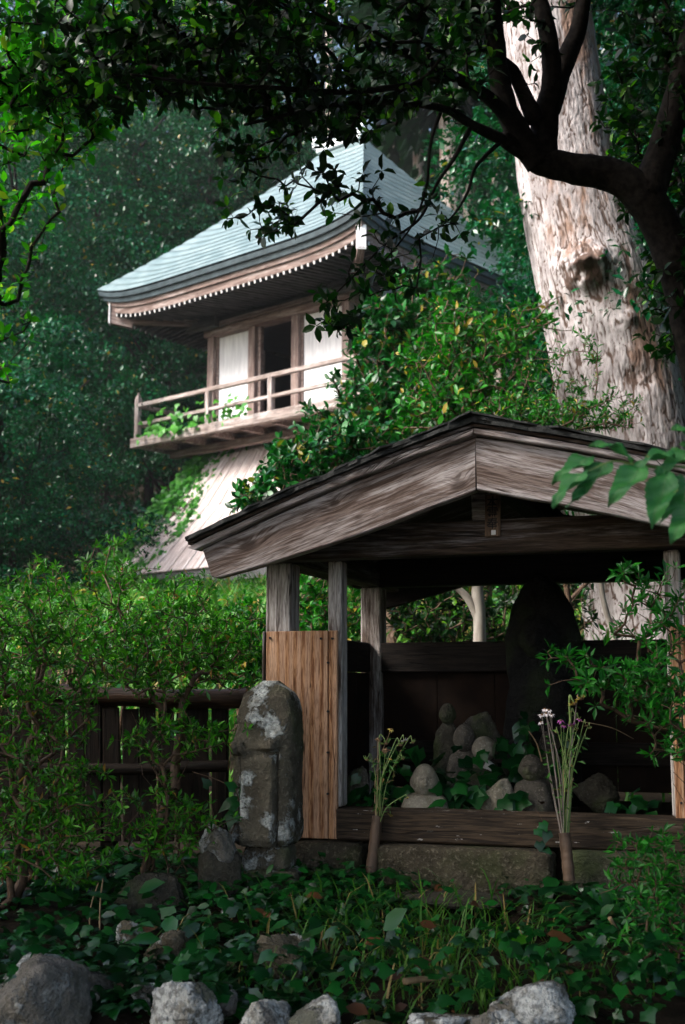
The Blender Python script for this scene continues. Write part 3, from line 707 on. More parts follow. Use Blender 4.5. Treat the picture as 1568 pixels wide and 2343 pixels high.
# the little name board under the gable
pq = thing('name_plaque', 'narrow wooden name board with black brushed characters under the shrine gable', 'plaque', SW(.655, -.10, 1.222), -YS)
pq.rotation_euler = (R(-6), 0, -YS)
pb = plank('board', pq, (0, 0, 0), (0, 0, .155), .012, .056, M['plaque'], up=(0, 1, 0), bev=.002)
bx('paper_tag', pq, (.004, -.0075, .013), (.016, .0015, .017), M['white_paint'], bev=0)
def glyph(ch, x, z, s):
    cu = bpy.data.curves.new('lettering', 'FONT'); cu.body = ch; cu.size = s; cu.align_x = 'CENTER'; cu.align_y = 'CENTER'; cu.extrude = .0008
    try: cu.offset = s * .012
    except Exception: pass
    o = bpy.data.objects.new('lettering', cu); COL.objects.link(o)
    dg = bpy.context.evaluated_depsgraph_get(); me = bpy.data.meshes.new_from_object(o.evaluated_get(dg)); bpy.data.objects.remove(o)
    me.materials.clear(); me.materials.append(M['ink'])
    return link('lettering', me, pq, (x, -.0075, z), (math.pi / 2, 0, 0))
for ch, z in (('本', .122), ('霊', .084), ('奉', .044)): glyph(ch, 0, z, .044)
#@@OBJ
# ------------------------------------------------------------------ stone figures
def grid_closed(rows):
    """rows of closed rings -> verts, faces with caps"""
    n = len(rows[0]); V = np.vstack(rows); Fc = []
    for a in range(len(rows) - 1):
        for b in range(n): Fc.append([a * n + b, a * n + (b + 1) % n, (a + 1) * n + (b + 1) % n, (a + 1) * n + b])
    Fc.append(list(range(n))[::-1]); Fc.append(list(range((len(rows) - 1) * n, len(rows) * n)))
    return V, Fc
def head_mesh(w, h, seed=0, worn=.5):
    nt, npn = 52, 72; rows = []
    for a in np.linspace(.03, math.pi - .03, nt)[::-1]:
        ph = np.linspace(0, 2 * math.pi, npn, endpoint=False)
        d_ = np.stack([np.sin(a) * np.cos(ph), np.sin(a) * np.sin(ph), np.full(npn, math.cos(a))], -1)
        x, y, z = d_.T; fr = np.clip(-y, 0, 1)
        r = np.ones(npn)
        g = lambda cx, cz, sx, sz: np.exp(-((x - cx) / sx) ** 2 - ((z - cz) / sz) ** 2) * fr
        r += (.20 * g(0, -.06, .10, .2) + .12 * g(0, -.2, .15, .08)) * worn                     # nose
        r -= .20 * (g(-.33, .05, .17, .09) + g(.33, .05, .17, .09)) * worn                      # eye hollows
        r += .13 * (g(-.33, .03, .13, .045) + g(.33, .03, .13, .045)) * worn                    # lids
        r += .10 * g(0, .25, .55, .08) * worn                                                   # brow
        r -= .14 * g(0, -.43, .24, .035) * worn; r += .09 * g(0, -.36, .2, .045) * worn + .09 * g(0, -.51, .17, .05) * worn   # mouth
        r += .09 * g(0, -.70, .2, .10) * worn + .05 * (g(-.45, -.3, .2, .2) + g(.45, -.3, .2, .2)) * worn
        r *= 1 - .10 * np.clip(-z - .2, 0, 1)                                                   # jaw
        ear = np.exp(-((np.abs(x) - .97) / .12) ** 2 - ((y - .05) / .16) ** 2 - ((z + .08) / .32) ** 2); r += .20 * ear * worn
        r += fbm(d_ * 2.5 + seed, 3, seed) * .05 + fbm(d_ * 9 + seed, 2, seed) * .035
        rows.append(d_ * r[:, None] * np.array((w / 2, w / 2 * 1.02, h / 2)))
    return grid_closed(rows)
def body_mesh(w, dp, h, seed=0, shoulder=.82, neck=.3):
    n = 40; rows = []
    for f in np.linspace(0, 1, 30):
        ph = np.linspace(0, 2 * math.pi, n, endpoint=False)
        k = np.interp(f, [0, .1, .45, .72, .86, .95, 1], [1.0, 1.02, .93, shoulder, shoulder * .86, neck * 1.25, neck])
        c, s = np.cos(ph), np.sin(ph); e = .75
        x = np.sign(c) * np.abs(c) ** e * w / 2 * k; y = np.sign(s) * np.abs(s) ** e * dp / 2 * (k * .6 + .4 if f < .86 else k)
        p = np.stack([x, y, np.full(n, f * h)], -1)
        fr = np.clip(-s, 0, 1)
        out = .10 * np.exp(-((p[:, 0] / w) / .2) ** 2 - ((f - .45) / .12) ** 2) * fr          # joined hands
        out += .05 * np.sin(p[:, 0] / w * 22 + f * 8) * fr * (f < .75) * .5                   # robe folds
        out += .06 * np.exp(-((np.abs(p[:, 0]) / w - .34) / .10) ** 2) * fr * (f < .78)       # sleeves
        out += fbm(p / w * 3 + seed, 3, seed) * .16
        p[:, 0] += c * out * w * .5; p[:, 1] += s * out * dp
        rows.append(p)
    return grid_closed(rows)
def jizo(name, label, px, pyhead, hw, hh, bw, y, m, zb=.20, face=0, tilt=0, seed=0, worn=.6, group=None, mh=None):
    s = y / F; c = at(px, pyhead, y)
    t = thing(name, label, 'statue', (c[0], c[1], zb), -YS * .8 + face, group)
    bh = c[2] - hh * s * .28 - zb
    V, Fc = body_mesh(bw * s, bw * s * .72, bh, seed); MB().add(V, Fc).build('body', m, t, True)
    V, Fc = head_mesh(hw * s, hh * s, seed, worn); MB().add(V, Fc).build('head', mh or m, t, True, (0, -.1 * hw * s, c[2] - zb), (tilt, 0, 0))
    return t
GJ = 'stone figures inside the shrine'
jizo('stone_statue', 'pale weathered stone figure with bowed head just behind the shrine sill', 972, 1787, 58, 78, 112, 4.90, M['statue_pale'], face=.25, tilt=-.05, seed=3, worn=.8, group=GJ)
jizo('stone_statue', 'dark bald stone figure behind the right-hand flower bunch', 1217, 1758, 52, 64, 96, 4.86, M['statue'], face=-.1, tilt=-.08, seed=5, worn=1.0, group=GJ)
jizo('stone_statue', 'tallest thin stone figure at the back of the shrine, coloured dark for shade', 1025, 1634, 37, 50, 76, 5.55, M['stone_dark'], face=0, seed=6, worn=.5, group=GJ)  # darker stone puts the shade at the rear into the figure's colour
jizo('stone_statue', 'worn stone figure with egg-shaped head in front of the back wall', 1063, 1690, 48, 66, 92, 5.38, M['statue'], face=.1, seed=8, worn=.35, group=GJ)
jizo('stone_statue', 'stone figure with smooth round pale head half hidden by ivy', 1109, 1714, 56, 58, 84, 5.2, M['statue'], face=.1, seed=11, worn=.15, group=GJ, mh=M['statue_pale'])
jizo('stone_statue', 'shadowed stone figure behind the stems of the right-hand flowers', 1258, 1700, 44, 56, 80, 5.25, M['statue'], seed=14, worn=.6, group=GJ)
def rock(name, label, px, py, w, h, y, m, seed, dp=None, rot=(0, 0, 0), wob=.022, power=3.2, n=10, cat='stone', group=None):
    s = y / F; c = at(px, py, y); dp = dp or w * .8
    o = boulder(name, None, tuple(c), (w * s, dp * s, h * s), m, seed, (rot[0], rot[1] * .5, rot[2]))
    return tag(o, label, cat, group)
rock('broken_stone', 'pale broken stone block with a jagged top behind the sill', 1142, 1826, 100, 92, 4.86, M['statue_pale'], 21, 60, (0, .1, -.3), .03, 4)
rock('rough_stone', 'rough squat stone leaning on the back wall of the shrine', 1098, 1668, 96, 100, 5.6, M['statue'], 22, 60, (0, .2, 0), .03)
rock('rounded_stone', 'rounded stone peeking out behind the left jamb of the shrine', 815, 1805, 62, 130, 5.05, M['statue'], 23, 50, (0, 0, 0), .02)
rock('slumped_stone', 'dark slumped stone in the right corner of the shrine', 1372, 1815, 120, 90, 4.95, M['stone_dark'], 24, 80, (0, .5, 0), .03)
rock('small_pale_shard', 'small white shard lying among the ivy in the shrine', 1122, 1752, 34, 22, 5.05, M['white_paint'], 25, 20, (.3, .6, .4), .04)
# tall round-topped stele, its lack of light put into near-black stone
st = thing('dark_stele', 'tall round-topped stone stele in the middle of the shrine, coloured black as unlit', 'stele', (*at(1250, 1800, 5.6)[:2], .2), -YS)
s_ = 5.6 / F; rows = []
for f in np.linspace(0, 1, 40):
    k = np.interp(f, [0, .3, .55, .72, .86, .95, 1], [.62, .66, .95, 1.0, .78, .46, .1]); ph = np.linspace(0, 2 * math.pi, 36, endpoint=False)
    c, q = np.cos(ph), np.sin(ph); p = np.stack([np.sign(c) * np.abs(c) ** .7 * 86 * s_ * k, np.sign(q) * np.abs(q) ** .7 * .10, np.full(36, f * .985)], -1)
    p[:, :2] *= (1 + .12 * fbm(p * 14, 3, 2))[:, None]; rows.append(p)
MB().add(*grid_closed(rows)).build('slab', M['statue_unlit'], st, True)
V, Fc = head_mesh(.16, .20, 9, .9); MB().add(V, Fc).build('carved_head', M['statue_unlit'], st, True, (0, -.11, .70))
V, Fc = body_mesh(.34, .22, .62, 9); MB().add(V, Fc).build('carved_body', M['statue_unlit'], st, True, (0, -.10, 0))

# worn standing stone left of the shrine
sc_ = 4.58 / F
wp = at(612, 1928, 4.58)
ws = thing('worn_stone_figure', 'tall worn stone figure slab with lichen patches leaning beside the cedar board', 'statue', (wp[0], wp[1], wp[2]), -YS * .6)
rows = []; hS = 358 * sc_
for f in np.linspace(0, 1, 110):
    n = 96; ph = np.linspace(0, 2 * math.pi, n, endpoint=False); c, q = np.cos(ph), np.sin(ph)
    xl = np.interp(f, [0, .02, .06, .3, .5, .56, .60, .66, .72, .78, .86, .92, .96, 1], [.40, .47, .50, .505, .50, .52, .53, .47, .42, .445, .40, .345, .22, .04])
    xr = np.interp(f, [0, .02, .06, .3, .5, .6, .8, .88, .93, .97, 1], [.42, .47, .50, .50, .495, .49, .475, .44, .38, .25, .16])
    dth = np.interp(f, [0, .04, .7, .9, 1], [.40, .46, .42, .33, .12]) * .24
    xx = np.sign(c) * np.abs(c) ** .42; yy = np.sign(q) * np.abs(q) ** .42
    x = np.where(xx > 0, xx * xr, xx * xl) * 146 * sc_; y = yy * dth
    p = np.stack([x, y, np.full(n, f * hS)], -1)
    u = x / (146 * sc_) + .5; fr = np.clip(-yy * 1.5 - .45, 0, 1)
    sm = lambda a, b, v: np.clip((v - a) / (b - a), 0, 1) ** 2 * (3 - 2 * np.clip((v - a) / (b - a), 0, 1))
    rel = .016 * sm(.18, .21, u) * (1 - sm(.72, .75, u)) * (1 - sm(.56, .66, f))             # robe between two grooves
    rel -= .014 * (np.exp(-((u - .195) / .016) ** 2) + np.exp(-((u - .745) / .016) ** 2)) * (f < .56)
    rel += .030 * np.exp(-((u - .11) / .10) ** 2) * sm(.545, .555, np.full(n, f)) * (1 - sm(.60, .66, np.full(n, f)))      # left sleeve ledge
    rel += .026 * np.exp(-((u - .68) / .09) ** 2) * sm(.575, .585, np.full(n, f)) * (1 - sm(.61, .68, np.full(n, f)))
    rel -= .030 * np.exp(-((u - .68) / .06) ** 2 - ((f - .555) / .018) ** 2)
    rel -= .012 * np.exp(-((np.abs(u - .40) - .17 * (f - .5) / .12) / .03) ** 2) * (f > .50) * (f < .62)                     # collar
    rel += .010 * np.exp(-((u - .42) / .2) ** 2 - ((f - .80) / .1) ** 2)
    p[:, 1] -= 1.7 * rel * fr
    nz = fbm(p * 28, 4, 31) * .014 + fbm(p * 9, 2, 37) * .02
    p[:, 0] += nz * c; p[:, 1] += nz * q
    rows.append(p)
MB().add(*grid_closed(rows)).build('slab', M['stone'], ws, True)
block('plinth', ws, (.01, .0, -.045), (108 * sc_, .17, 60 * sc_), M['stone'], 41, .014, 12, 0, 5)
block('footing', ws, (.03, .0, -.125), (118 * sc_, .22, 58 * sc_), M['stone_half'], 42, .02, 10, .1, 5)
# pair of small stones left of it
sp = thing('capped_stone_post', 'short stone post with a tilted lichen-covered cap stone left of the worn figure', 'stone', at(502, 2055, 4.42), 0)
k_ = 4.42 / F; z0 = at(502, 2055, 4.42)[2]
block('shaft', sp, (0, 0, 52 * k_), (92 * k_, 80 * k_, 115 * k_), M['stone_dark'], 51, .02, 10, .2, 4)
boulder('cap', sp, (-2 * k_, -.01, 122 * k_), (118 * k_, 95 * k_, 74 * k_), M['stone_lich'], 52, (.15, .5, .1))

ST = [  # px, py, w, h, y, material, label
    (360, 2060, 190, 190, 4.25, 'stone_dark', 'large dark pointed boulder in front of the fence', (0, -.35, .3), 2.6),
    (515, 2095, 42, 50, 4.2, 'stone_half', 'tiny pebble-like stone with one lichen spot below the capped post', (0, .2, 0), 3),
    (95, 2300, 320, 250, 3.25, 'stone_lich', 'big lichen-crusted boulder at the lower left corner', (0, .3, .4), 3),
    (425, 2310, 165, 170, 3.22, 'stone_lich', 'rough grey wall stone left of the two pale rounded ones', (0, .1, .2), 3),
    (505, 2275, 85, 70, 3.30, 'stone_lich', 'small pale wedge stone leaning on the rough grey wall stone', (0, -.6, .1), 2.8),
    (602, 2325, 135, 135, 3.20, 'stone_lich', 'left of the two pale rounded wall stones at the bottom', (0, .1, .5), 2.8),
    (735, 2325, 145, 130, 3.18, 'stone_lich', 'right of the two pale rounded wall stones at the bottom', (0, .3, .2), 3),
    (655, 2195, 150, 140, 3.65, 'stone_half', 'brown mottled stone sunk in the grass above the wall', (0, .15, .4), 3),
    (400, 2160, 140, 100, 3.75, 'stone_half', 'low flat stone among the ivy left of the grass', (0, -.1, .1), 3),
    (300, 2132, 70, 72, 3.85, 'stone_half', 'little stone with a white lichen spot below the pointed boulder', (0, .3, 0), 3),
    (215, 2240, 120, 90, 3.5, 'stone_lich', 'pale stone half buried in ivy right above the big lower left boulder', (0, .2, .3), 3),
    (520, 2190, 80, 64, 3.7, 'stone_half', 'small brown stone in the grass left of the mottled stone', (0, .3, .2), 3),
    (345, 2255, 90, 80, 3.4, 'stone_lich', 'grey stone wedged between the big boulder and the rough wall stone', (0, -.2, .4), 3),
    (1225, 2290, 205, 140, 3.25, 'stone_lich', 'white-topped wall stone at the lower right', (0, .4, -.2), 2.8),
    (1135, 2350, 130, 110, 3.1, 'stone_lich', 'pale stone cut off by the bottom edge below the white-topped one', (0, -.3, .2), 3),
    (845, 2350, 120, 90, 3.1, 'stone_half', 'dull wall stone half buried under leaves at the bottom centre', (0, .1, .2), 3),
    (1010, 2335, 190, 70, 3.2, 'stone_half', 'long flat wall stone under the dead twigs at the bottom', (0, 0, .1), 3.5),
    (1000, 2048, 340, 36, 4.33, 'stone_dark', 'long low step stone in front of the shrine foundation', (0, 0, -.3), 5),
    (665, 2050, 66, 26, 4.25, 'white_paint', 'thin white stone flake lying on the ground below the worn figure', (0, -.25, .3), 3),
]
for q, (px, py, w, h, y, m, lb, rt, pw) in enumerate(ST):
    rock('field_stone', lb, px, py + (22 if py > 2200 else 8), w, h, y, M[m], 260 + q, w * .8, rt, .026, pw, 12, group='loose stones in front of the shrine')

# ------------------------------------------------------------------ board fence on the left
fy = 4.93
fp = at(300, 1900, fy); fe = thing('board_fence', 'dark wet board fence with two log rails behind the azalea', 'fence', fp, 0)
L_ = lambda px, py, dy=0: np.array(at(px, py, fy + dy)) - fp
def log(p0, p1, r, m, seed):
    P_ = np.array([p0 + (p1 - p0) * f + (0, 0, .012 * math.sin(f * 5 + seed)) for f in np.linspace(0, 1, 26)])
    mid = (P_[0] + P_[-1]) / 2; X = Vector(p1 - p0).normalized(); Z = Vector((0, 0, 1)); Z = (Z - X * Z.dot(X)).normalized(); Mx = Matrix((X, Z.cross(X), Z)).transposed()
    Q = np.array([list(Mx.transposed() @ Vector(a - mid)) for a in P_])
    rr_ = r * (1 + .25 * fbm(np.stack([Q[:, 0] * 5, Q[:, 0] * 0, Q[:, 0] * 0 + seed], -1), 3, seed))
    V, Fc = tube(Q, rr_, 14, cap=False); V = V + np.stack([fbm(V * 22 + a * 9, 3, seed) for a in range(3)], 1) * r * .25
    n = len(V); mb = MB().add(V, Fc); mb.add(V[-14:], [list(range(14))], 1); mb.add(V[:14], [list(range(14))[::-1]], 1)
    return mb.build('rail', [m, M['logend']], fe, True, mid, Mx)
log(L_(-160, 1580, .1), L_(566, 1595, -.07), .036, M['logwood'], 1)
log(L_(-160, 1745, .05), L_(524, 1757, -.06), .022, M['fence'], 2)
rr = np.random.default_rng(8)
for k_ in range(16):
    px = -130 + k_ * 41 + rr.uniform(-3, 3); w_ = rr.uniform(34, 39) / F * fy; top = 1612 + rr.uniform(-14, 10)
    plank('board', fe, L_(px + 19, 1925), L_(px + 19 + rr.uniform(-4, 4), top), .014, w_, M['fence'], up=(0, 1, 0), bev=.003)
for px in (505, 250): plank('post', fe, L_(px, 1960, .05), L_(px, 1600, .05), .06, .06, M['fence'], up=(0, 1, 0))

# ------------------------------------------------------------------ flower holders and wilted bunches
def vase(label, p0, p1, r):
    p0, p1 = np.array(p0), np.array(p1); t = thing('flower_tube', label, 'vase', p0, 0, 'grave flower tubes'); d_ = p1 - p0
    fs = np.linspace(0, 1, 30); rad = r * (1 + .16 * np.exp(-((fs - .28) / .025) ** 2) + .16 * np.exp(-((fs - .74) / .025) ** 2) + .04 * np.sin(fs * 40))
    P_ = d_[None] * fs[:, None]; V, Fc = tube(P_, rad, 14, cap=False); mb = MB().add(V, Fc)
    V2, F2 = tube(P_[::-1][:6], rad[::-1][:6] * .72, 14, cap=False); mb.add(V2, F2); mb.add(V2[-14:], [list(range(14))])
    nn = len(V); mb.add(np.vstack([V[-14:], V2[:14]]), [[a, (a + 1) % 14, 14 + (a + 1) % 14, 14 + a] for a in range(14)])
    mb.build('tube', M['tubewood'], t, True); return t
M['tubewood'] = plain('old bamboo tube', (.045, .028, .018), (.11, .07, .045), 25, .55, stretch=(1, 1, .25))
M['stem'] = plain('green stem', (.10, .17, .05), (.20, .28, .09), 25, .5, stretch=(1, 1, .3))
M['stem_dry'] = plain('dry stem', (.16, .11, .06), (.30, .21, .12), 25, .6, stretch=(1, 1, .3))
M['stem_grey'] = plain('grey purple stem', (.12, .10, .09), (.20, .17, .15), 25, .6)
M['petal_white'] = plain('white petal', (.62, .56, .60), (.76, .72, .74), 30, .5, bump=.1)
M['petal_purple'] = plain('purple petal', (.30, .06, .28), (.42, .10, .38), 30, .5, bump=.1)
M['petal_yellow'] = plain('yellow petal', (.62, .44, .06), (.75, .60, .16), 30, .5, bump=.1)
M['petal_green'] = plain('faded green petal', (.16, .26, .07), (.28, .38, .12), 30, .5, bump=.1)
M['petal_brown'] = plain('withered brown petal', (.10, .06, .03), (.22, .13, .07), 30, .6, bump=.1)
M['bunch_leaf'] = leafmat('bunch leaf', (.03, .12, .02), (.08, .22, .04), (.2, .14, .05), .45, .3, .15)
def daisy(t, c, r, m, d_, k=9, drop=.4, rs=rng):
    d_ = unit(np.array(d_, float)); ref = np.array((.3, .9, .2)); u = unit(np.cross(d_, ref)); w = np.cross(d_, u); mb = MB()
    for q in range(k):
        a = 2 * math.pi * q / k + rs.uniform(-.2, .2); o = math.cos(a) * u + math.sin(a) * w; s = np.cross(d_, o); L = r * rs.uniform(.75, 1.2)
        mb.add([c, c + o * L * .5 + s * L * .2 - d_ * L * drop * .1, c + o * L - d_ * L * drop * rs.uniform(.4, 1.4), c + o * L * .5 - s * L * .2 - d_ * L * drop * .1], [[0, 1, 2, 3]])
    f = mb.build('flower', m, t); V, Fc = head_mesh(r * .7, r * .5, 1, 0); MB().add(V[::1] + c, Fc).build('flower_centre', M['petal_brown'], f, True)
def bunch(label, base, stems, leaves, seed):
    """stems: (tip px, tip py, y, radius, material, flower material, flower size, droop)"""
    rs = np.random.default_rng(seed); base = np.array(base); t = thing('wilted_flower_bunch', label, 'flowers', base, 0, 'wilted offerings in tubes'); LP = []
    for (px, py, y, r, m, fm, fs, dr) in stems:
        tip = np.array(at(px, py, y)) - base; L = np.linalg.norm(tip); b0 = np.array((rs.uniform(-.008, .008), rs.uniform(-.008, .008), -.05))
        mid = b0 * .5 + tip * .5 + np.array((rs.normal() * .03 * L - (tip[0]) * .18, rs.normal() * .03, .02)); pts = [b0, mid, tip]
        end_d = unit(tip - mid) + (0, -.5, .2)
        if dr:
            sg_ = np.sign(tip[0]) or 1; pts.append(tip + np.array((sg_ * dr * .7, -.006, dr * .1))); pts.append(tip + np.array((sg_ * dr * 1.1, -.008, -dr * .9))); end_d = np.array((sg_ * .4, -.4, -1.0))
        tube_obj('stem', pts, [r, r * .85, r * .55], m, t, 6, 6)
        if fm: daisy(t, np.array(pts[-1]), fs * 1.5, fm, end_d, 9, .5, rs)
        for f in rs.uniform(.25, .95, leaves):
            LP.append(b0 * (1 - f) ** 2 + 2 * mid * f * (1 - f) + tip * f * f)
    LP = np.array(LP); n = len(LP); ax = unit(rs.normal(size=(n, 3)) * (1, 1, .5) + (0, 0, -.3))
    link('leaves', leaves_me('leaves', TAZ, LP, ax, unit(rs.normal(size=(n, 3)) * .6 + (0, -.4, .6)), rs.uniform(.012, .034, n), M['bunch_leaf'], rs), t)
    return t
v1 = (at(847, 2012, 4.60), at(864, 1868, 4.66)); vase('dark bamboo flower tube leaning on the sill near the cedar board', *v1, .0195)
v2 = (at(1303, 2015, 4.36), at(1292, 1905, 4.38)); vase('brown flower tube standing right of the long foundation stone', *v2, .0195)
G_, D_, Y_s = M['stem'], M['stem_dry'], M['stem_grey']
bunch('small wilted green bunch in the left tube near the cedar board', v1[1], [
    (865, 1690, 4.66, .0022, D_, M['petal_brown'], .010, 0), (868, 1688, 4.68, .0022, G_, M['petal_green'], .016, .022), (895, 1668, 4.70, .002, D_, M['petal_yellow'], .009, 0),
    (905, 1695, 4.66, .002, G_, M['petal_green'], .014, .016), (918, 1688, 4.68, .002, G_, M['petal_white'], .010, .012), (935, 1690, 4.66, .002, G_, M['petal_green'], .010, .014),
    (883, 1715, 4.62, .002, G_, M['petal_brown'], .012, 0), (850, 1730, 4.64, .0018, G_, M['petal_green'], .012, .014), (893, 1735, 4.62, .0018, G_, M['petal_yellow'], .006, 0), (915, 1730, 4.66, .0018, G_, M['petal_green'], .010, .01),
    (925, 1820, 4.62, .0018, G_, M['petal_yellow'], .006, .01)], 9, 3)
bunch('tall wilted bunch with white, purple and yellow blooms in the right tube', v2[1], [
    (1303, 1602, 4.40, .0048, G_, M['petal_yellow'], .014, .014), (1250, 1632, 4.38, .0036, Y_s, M['petal_white'], .009, 0), (1240, 1635, 4.38, .0018, Y_s, M['petal_white'], .009, 0), (1247, 1622, 4.39, .0018, Y_s, M['petal_white'], .009, 0),
    (1256, 1624, 4.38, .0018, Y_s, M['petal_white'], .009, 0), (1262, 1634, 4.37, .0018, Y_s, M['petal_white'], .008, 0), (1238, 1652, 4.37, .0018, Y_s, M['petal_white'], .007, 0), (1283, 1648, 4.36, .0018, G_, M['petal_purple'], .010, 0),
    (1302, 1655, 4.38, .0018, G_, M['petal_purple'], .012, .008), (1326, 1645, 4.37, .0018, G_, M['petal_purple'], .009, 0), (1335, 1655, 4.38, .0016, G_, M['petal_brown'], .009, .008), (1345, 1662, 4.38, .0016, G_, M['petal_green'], .007, .006),
    (1315, 1665, 4.38, .0016, G_, M['petal_green'], .007, .006), (1276, 1672, 4.38, .0016, G_, M['petal_green'], .007, .006), (1325, 1690, 4.36, .0016, G_, None, .0, 0), (1308, 1630, 4.41, .003, G_, M['petal_green'], .009, .01), (1318, 1640, 4.40, .0024, G_, M['petal_green'], .008, .008), (1290, 1660, 4.40, .0024, G_, M['petal_purple'], .008, 0), (1296, 1690, 4.41, .002, G_, M['petal_green'], .007, .006), (1336, 1685, 4.40, .002, G_, M['petal_green'], .007, .006), (1322, 1592, 4.40, .0026, Y_s, M['petal_yellow'], .016, .01), (1270, 1700, 4.40, .0018, G_, M['petal_green'], .006, .005), (1290, 1760, 4.36, .0022, D_, None, 0, 0), (1312, 1780, 4.36, .0022, D_, None, 0, 0)], 5, 4)
# ------------------------------------------------------------------ large cedar behind the shrine
def ring_trunk(axis, rad, n, rows, seed, amp, m, name, parent, vs=1.0, plates=True):
    P_ = smoothpath(axis, max(2, rows // (len(axis) - 1))); k = len(P_)
    r_ = np.interp(np.linspace(0, 1, k), np.linspace(0, 1, len(rad)), rad)
    V, Fc = tube(P_, r_, n, cap=False)
    C = np.repeat(P_, n, 0); D = unit(V - C); ang = np.tile(np.linspace(0, 2 * math.pi, n, endpoint=False), k)
    zz = np.repeat(np.concatenate([[0], np.cumsum(np.linalg.norm(np.diff(P_, axis=0), axis=1))]), n)
    rr0 = np.repeat(r_, n)
    ux = ang * rr0.mean() / .034; uz = zz / .24
    wv = np.stack([np.cos(ang) * 2.5, np.sin(ang) * 2.5, zz * 1.6], -1)
    ux = ux + fbm(wv * 2.2, 3, seed) * 3.2; uz = uz + fbm(wv * 2 + 9, 3, seed + 1) * 3.0
    per = max(4, int(round(2 * math.pi * rr0.mean() / .034)))
    f1 = np.full(len(ux), 9.); f2 = np.full(len(ux), 9.); idn = np.zeros(len(ux)); iu = np.floor(ux).astype(np.int64); iz = np.floor(uz).astype(np.int64)
    for a_ in (-1, 0, 1):
        for b_ in (-1, 0, 1):
            cu = iu + a_; cz = iz + b_; cm = cu % per; h1 = hsh(cm, cz, cz * 0, seed); h2 = hsh(cm, cz, cz * 0 + 1, seed)
            dd = np.hypot(ux - cu - .1 - .8 * h1, uz - cz - .1 - .8 * h2); nw = dd < f1
            f2 = np.where(nw, f1, np.minimum(f2, dd)); idn = np.where(nw, hsh(cm, cz, cz * 0 + 2, seed), idn); f1 = np.where(nw, dd, f1)
    edge = np.clip((f2 - f1) / .22, 0, 1)
    q = np.stack([np.cos(ang) * 9, np.sin(ang) * 9, zz * 7], -1)
    h = (edge - .75) * .6 + (idn - .5) * .5 + fbm(q * np.array((1.3, 1.3, .35)), 3, seed + 3) * .8 + fbm(q * np.array((3.4, 3.4, 1.2)), 3, seed + 5) * .9
    flare = fbm(np.stack([np.cos(ang) * 1.2, np.sin(ang) * 1.2, zz * .15], -1), 2, seed + 4)
    V = V + D * (h * amp + flare * rr0 * .12)[:, None]
    return V, Fc, h, D
def bark_mat(name, plate1, plate2, brown, crack, side=False):
    t = NT(name); a = t.n('ShaderNodeAttribute', attribute_name='tint').outputs['Fac']; v = t.obj(False)
    n1 = t.noise(t.scale(v, (1, 1, .35)), 9, 5, .65); n2 = t.noise(t.scale(v, (1, 1, .3)), 2.2, 4, .6); n3 = t.noise(t.scale(v, (1, 1, .25)), 45, 4, .65)
    c = t.mix(t.ramp(n1, .35, .65), plate1, plate2)
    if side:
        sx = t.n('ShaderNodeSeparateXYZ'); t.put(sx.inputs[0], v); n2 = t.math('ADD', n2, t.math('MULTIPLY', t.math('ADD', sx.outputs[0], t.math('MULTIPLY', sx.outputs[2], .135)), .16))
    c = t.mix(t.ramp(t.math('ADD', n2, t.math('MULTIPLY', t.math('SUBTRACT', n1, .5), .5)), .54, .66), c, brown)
    c = t.mix(t.ramp(a, .46, .16), c, crack)
    c = t.mix(t.math('MULTIPLY', t.ramp(n3, .52, .34), .55), c, crack)
    t.bump(n3, .7, .02); return t.fin(c, .85, .2)
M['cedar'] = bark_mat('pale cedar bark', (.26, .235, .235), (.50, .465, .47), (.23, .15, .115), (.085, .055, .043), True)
M['cedar_far'] = bark_mat('brown cedar bark', (.30, .255, .225), (.44, .385, .345), (.22, .15, .115), (.07, .05, .038))
yb = 11.0
tb = np.array(at(1525, 1560, yb)); tb[2] = H(tb[0], yb) - .1
big = thing('giant_cedar', 'huge leaning old cedar with pale flaking bark behind the shrine', 'tree', tb, 0)
ax = [tb, *(np.array(at(px, py, yb)) for px, py in ((1502, 1400), (1455, 1150), (1422, 920), (1368, 680), (1306, 450), (1278, 250), (1254, 60), (1222, -200), (1170, -700), (1125, -1200)))]
wpx = [178, 165, 152, 145, 139, 120, 114, 110, 102, 88, 68]
ax = [np.array(a) - tb for a in ax]
V, Fc, h, D = ring_trunk(ax, [w / F * yb for w in wpx], 320, 700, 12, .0095, None, '', None)
# burl and dark scars
for px, py, rad, am in ((1345, 605, .20, .16), (1330, 640, .10, .06), (1440, 735, .10, .05), (1455, 865, .12, -.05), (1300, 375, .10, .05)):
    c0 = np.array(at(px, py, yb - .5)) - tb; d_ = np.linalg.norm((V - c0) * (1, .55, 1.25), axis=1)
    g_ = np.exp(-(d_ / rad) ** 2); V = V + D * (g_ * am * (1 + 2.2 * fbm(V * 9, 3, 5)))[:, None]; h = h - g_ * (.35 + 2.6 * fbm(V * 7 + 3, 3, 8))
tn = np.clip(.5 + h * .9, 0, 1)
me = mesh_np('trunk', V, Fc, M['cedar'], tint=tn, smooth=True); link('trunk', me, big)
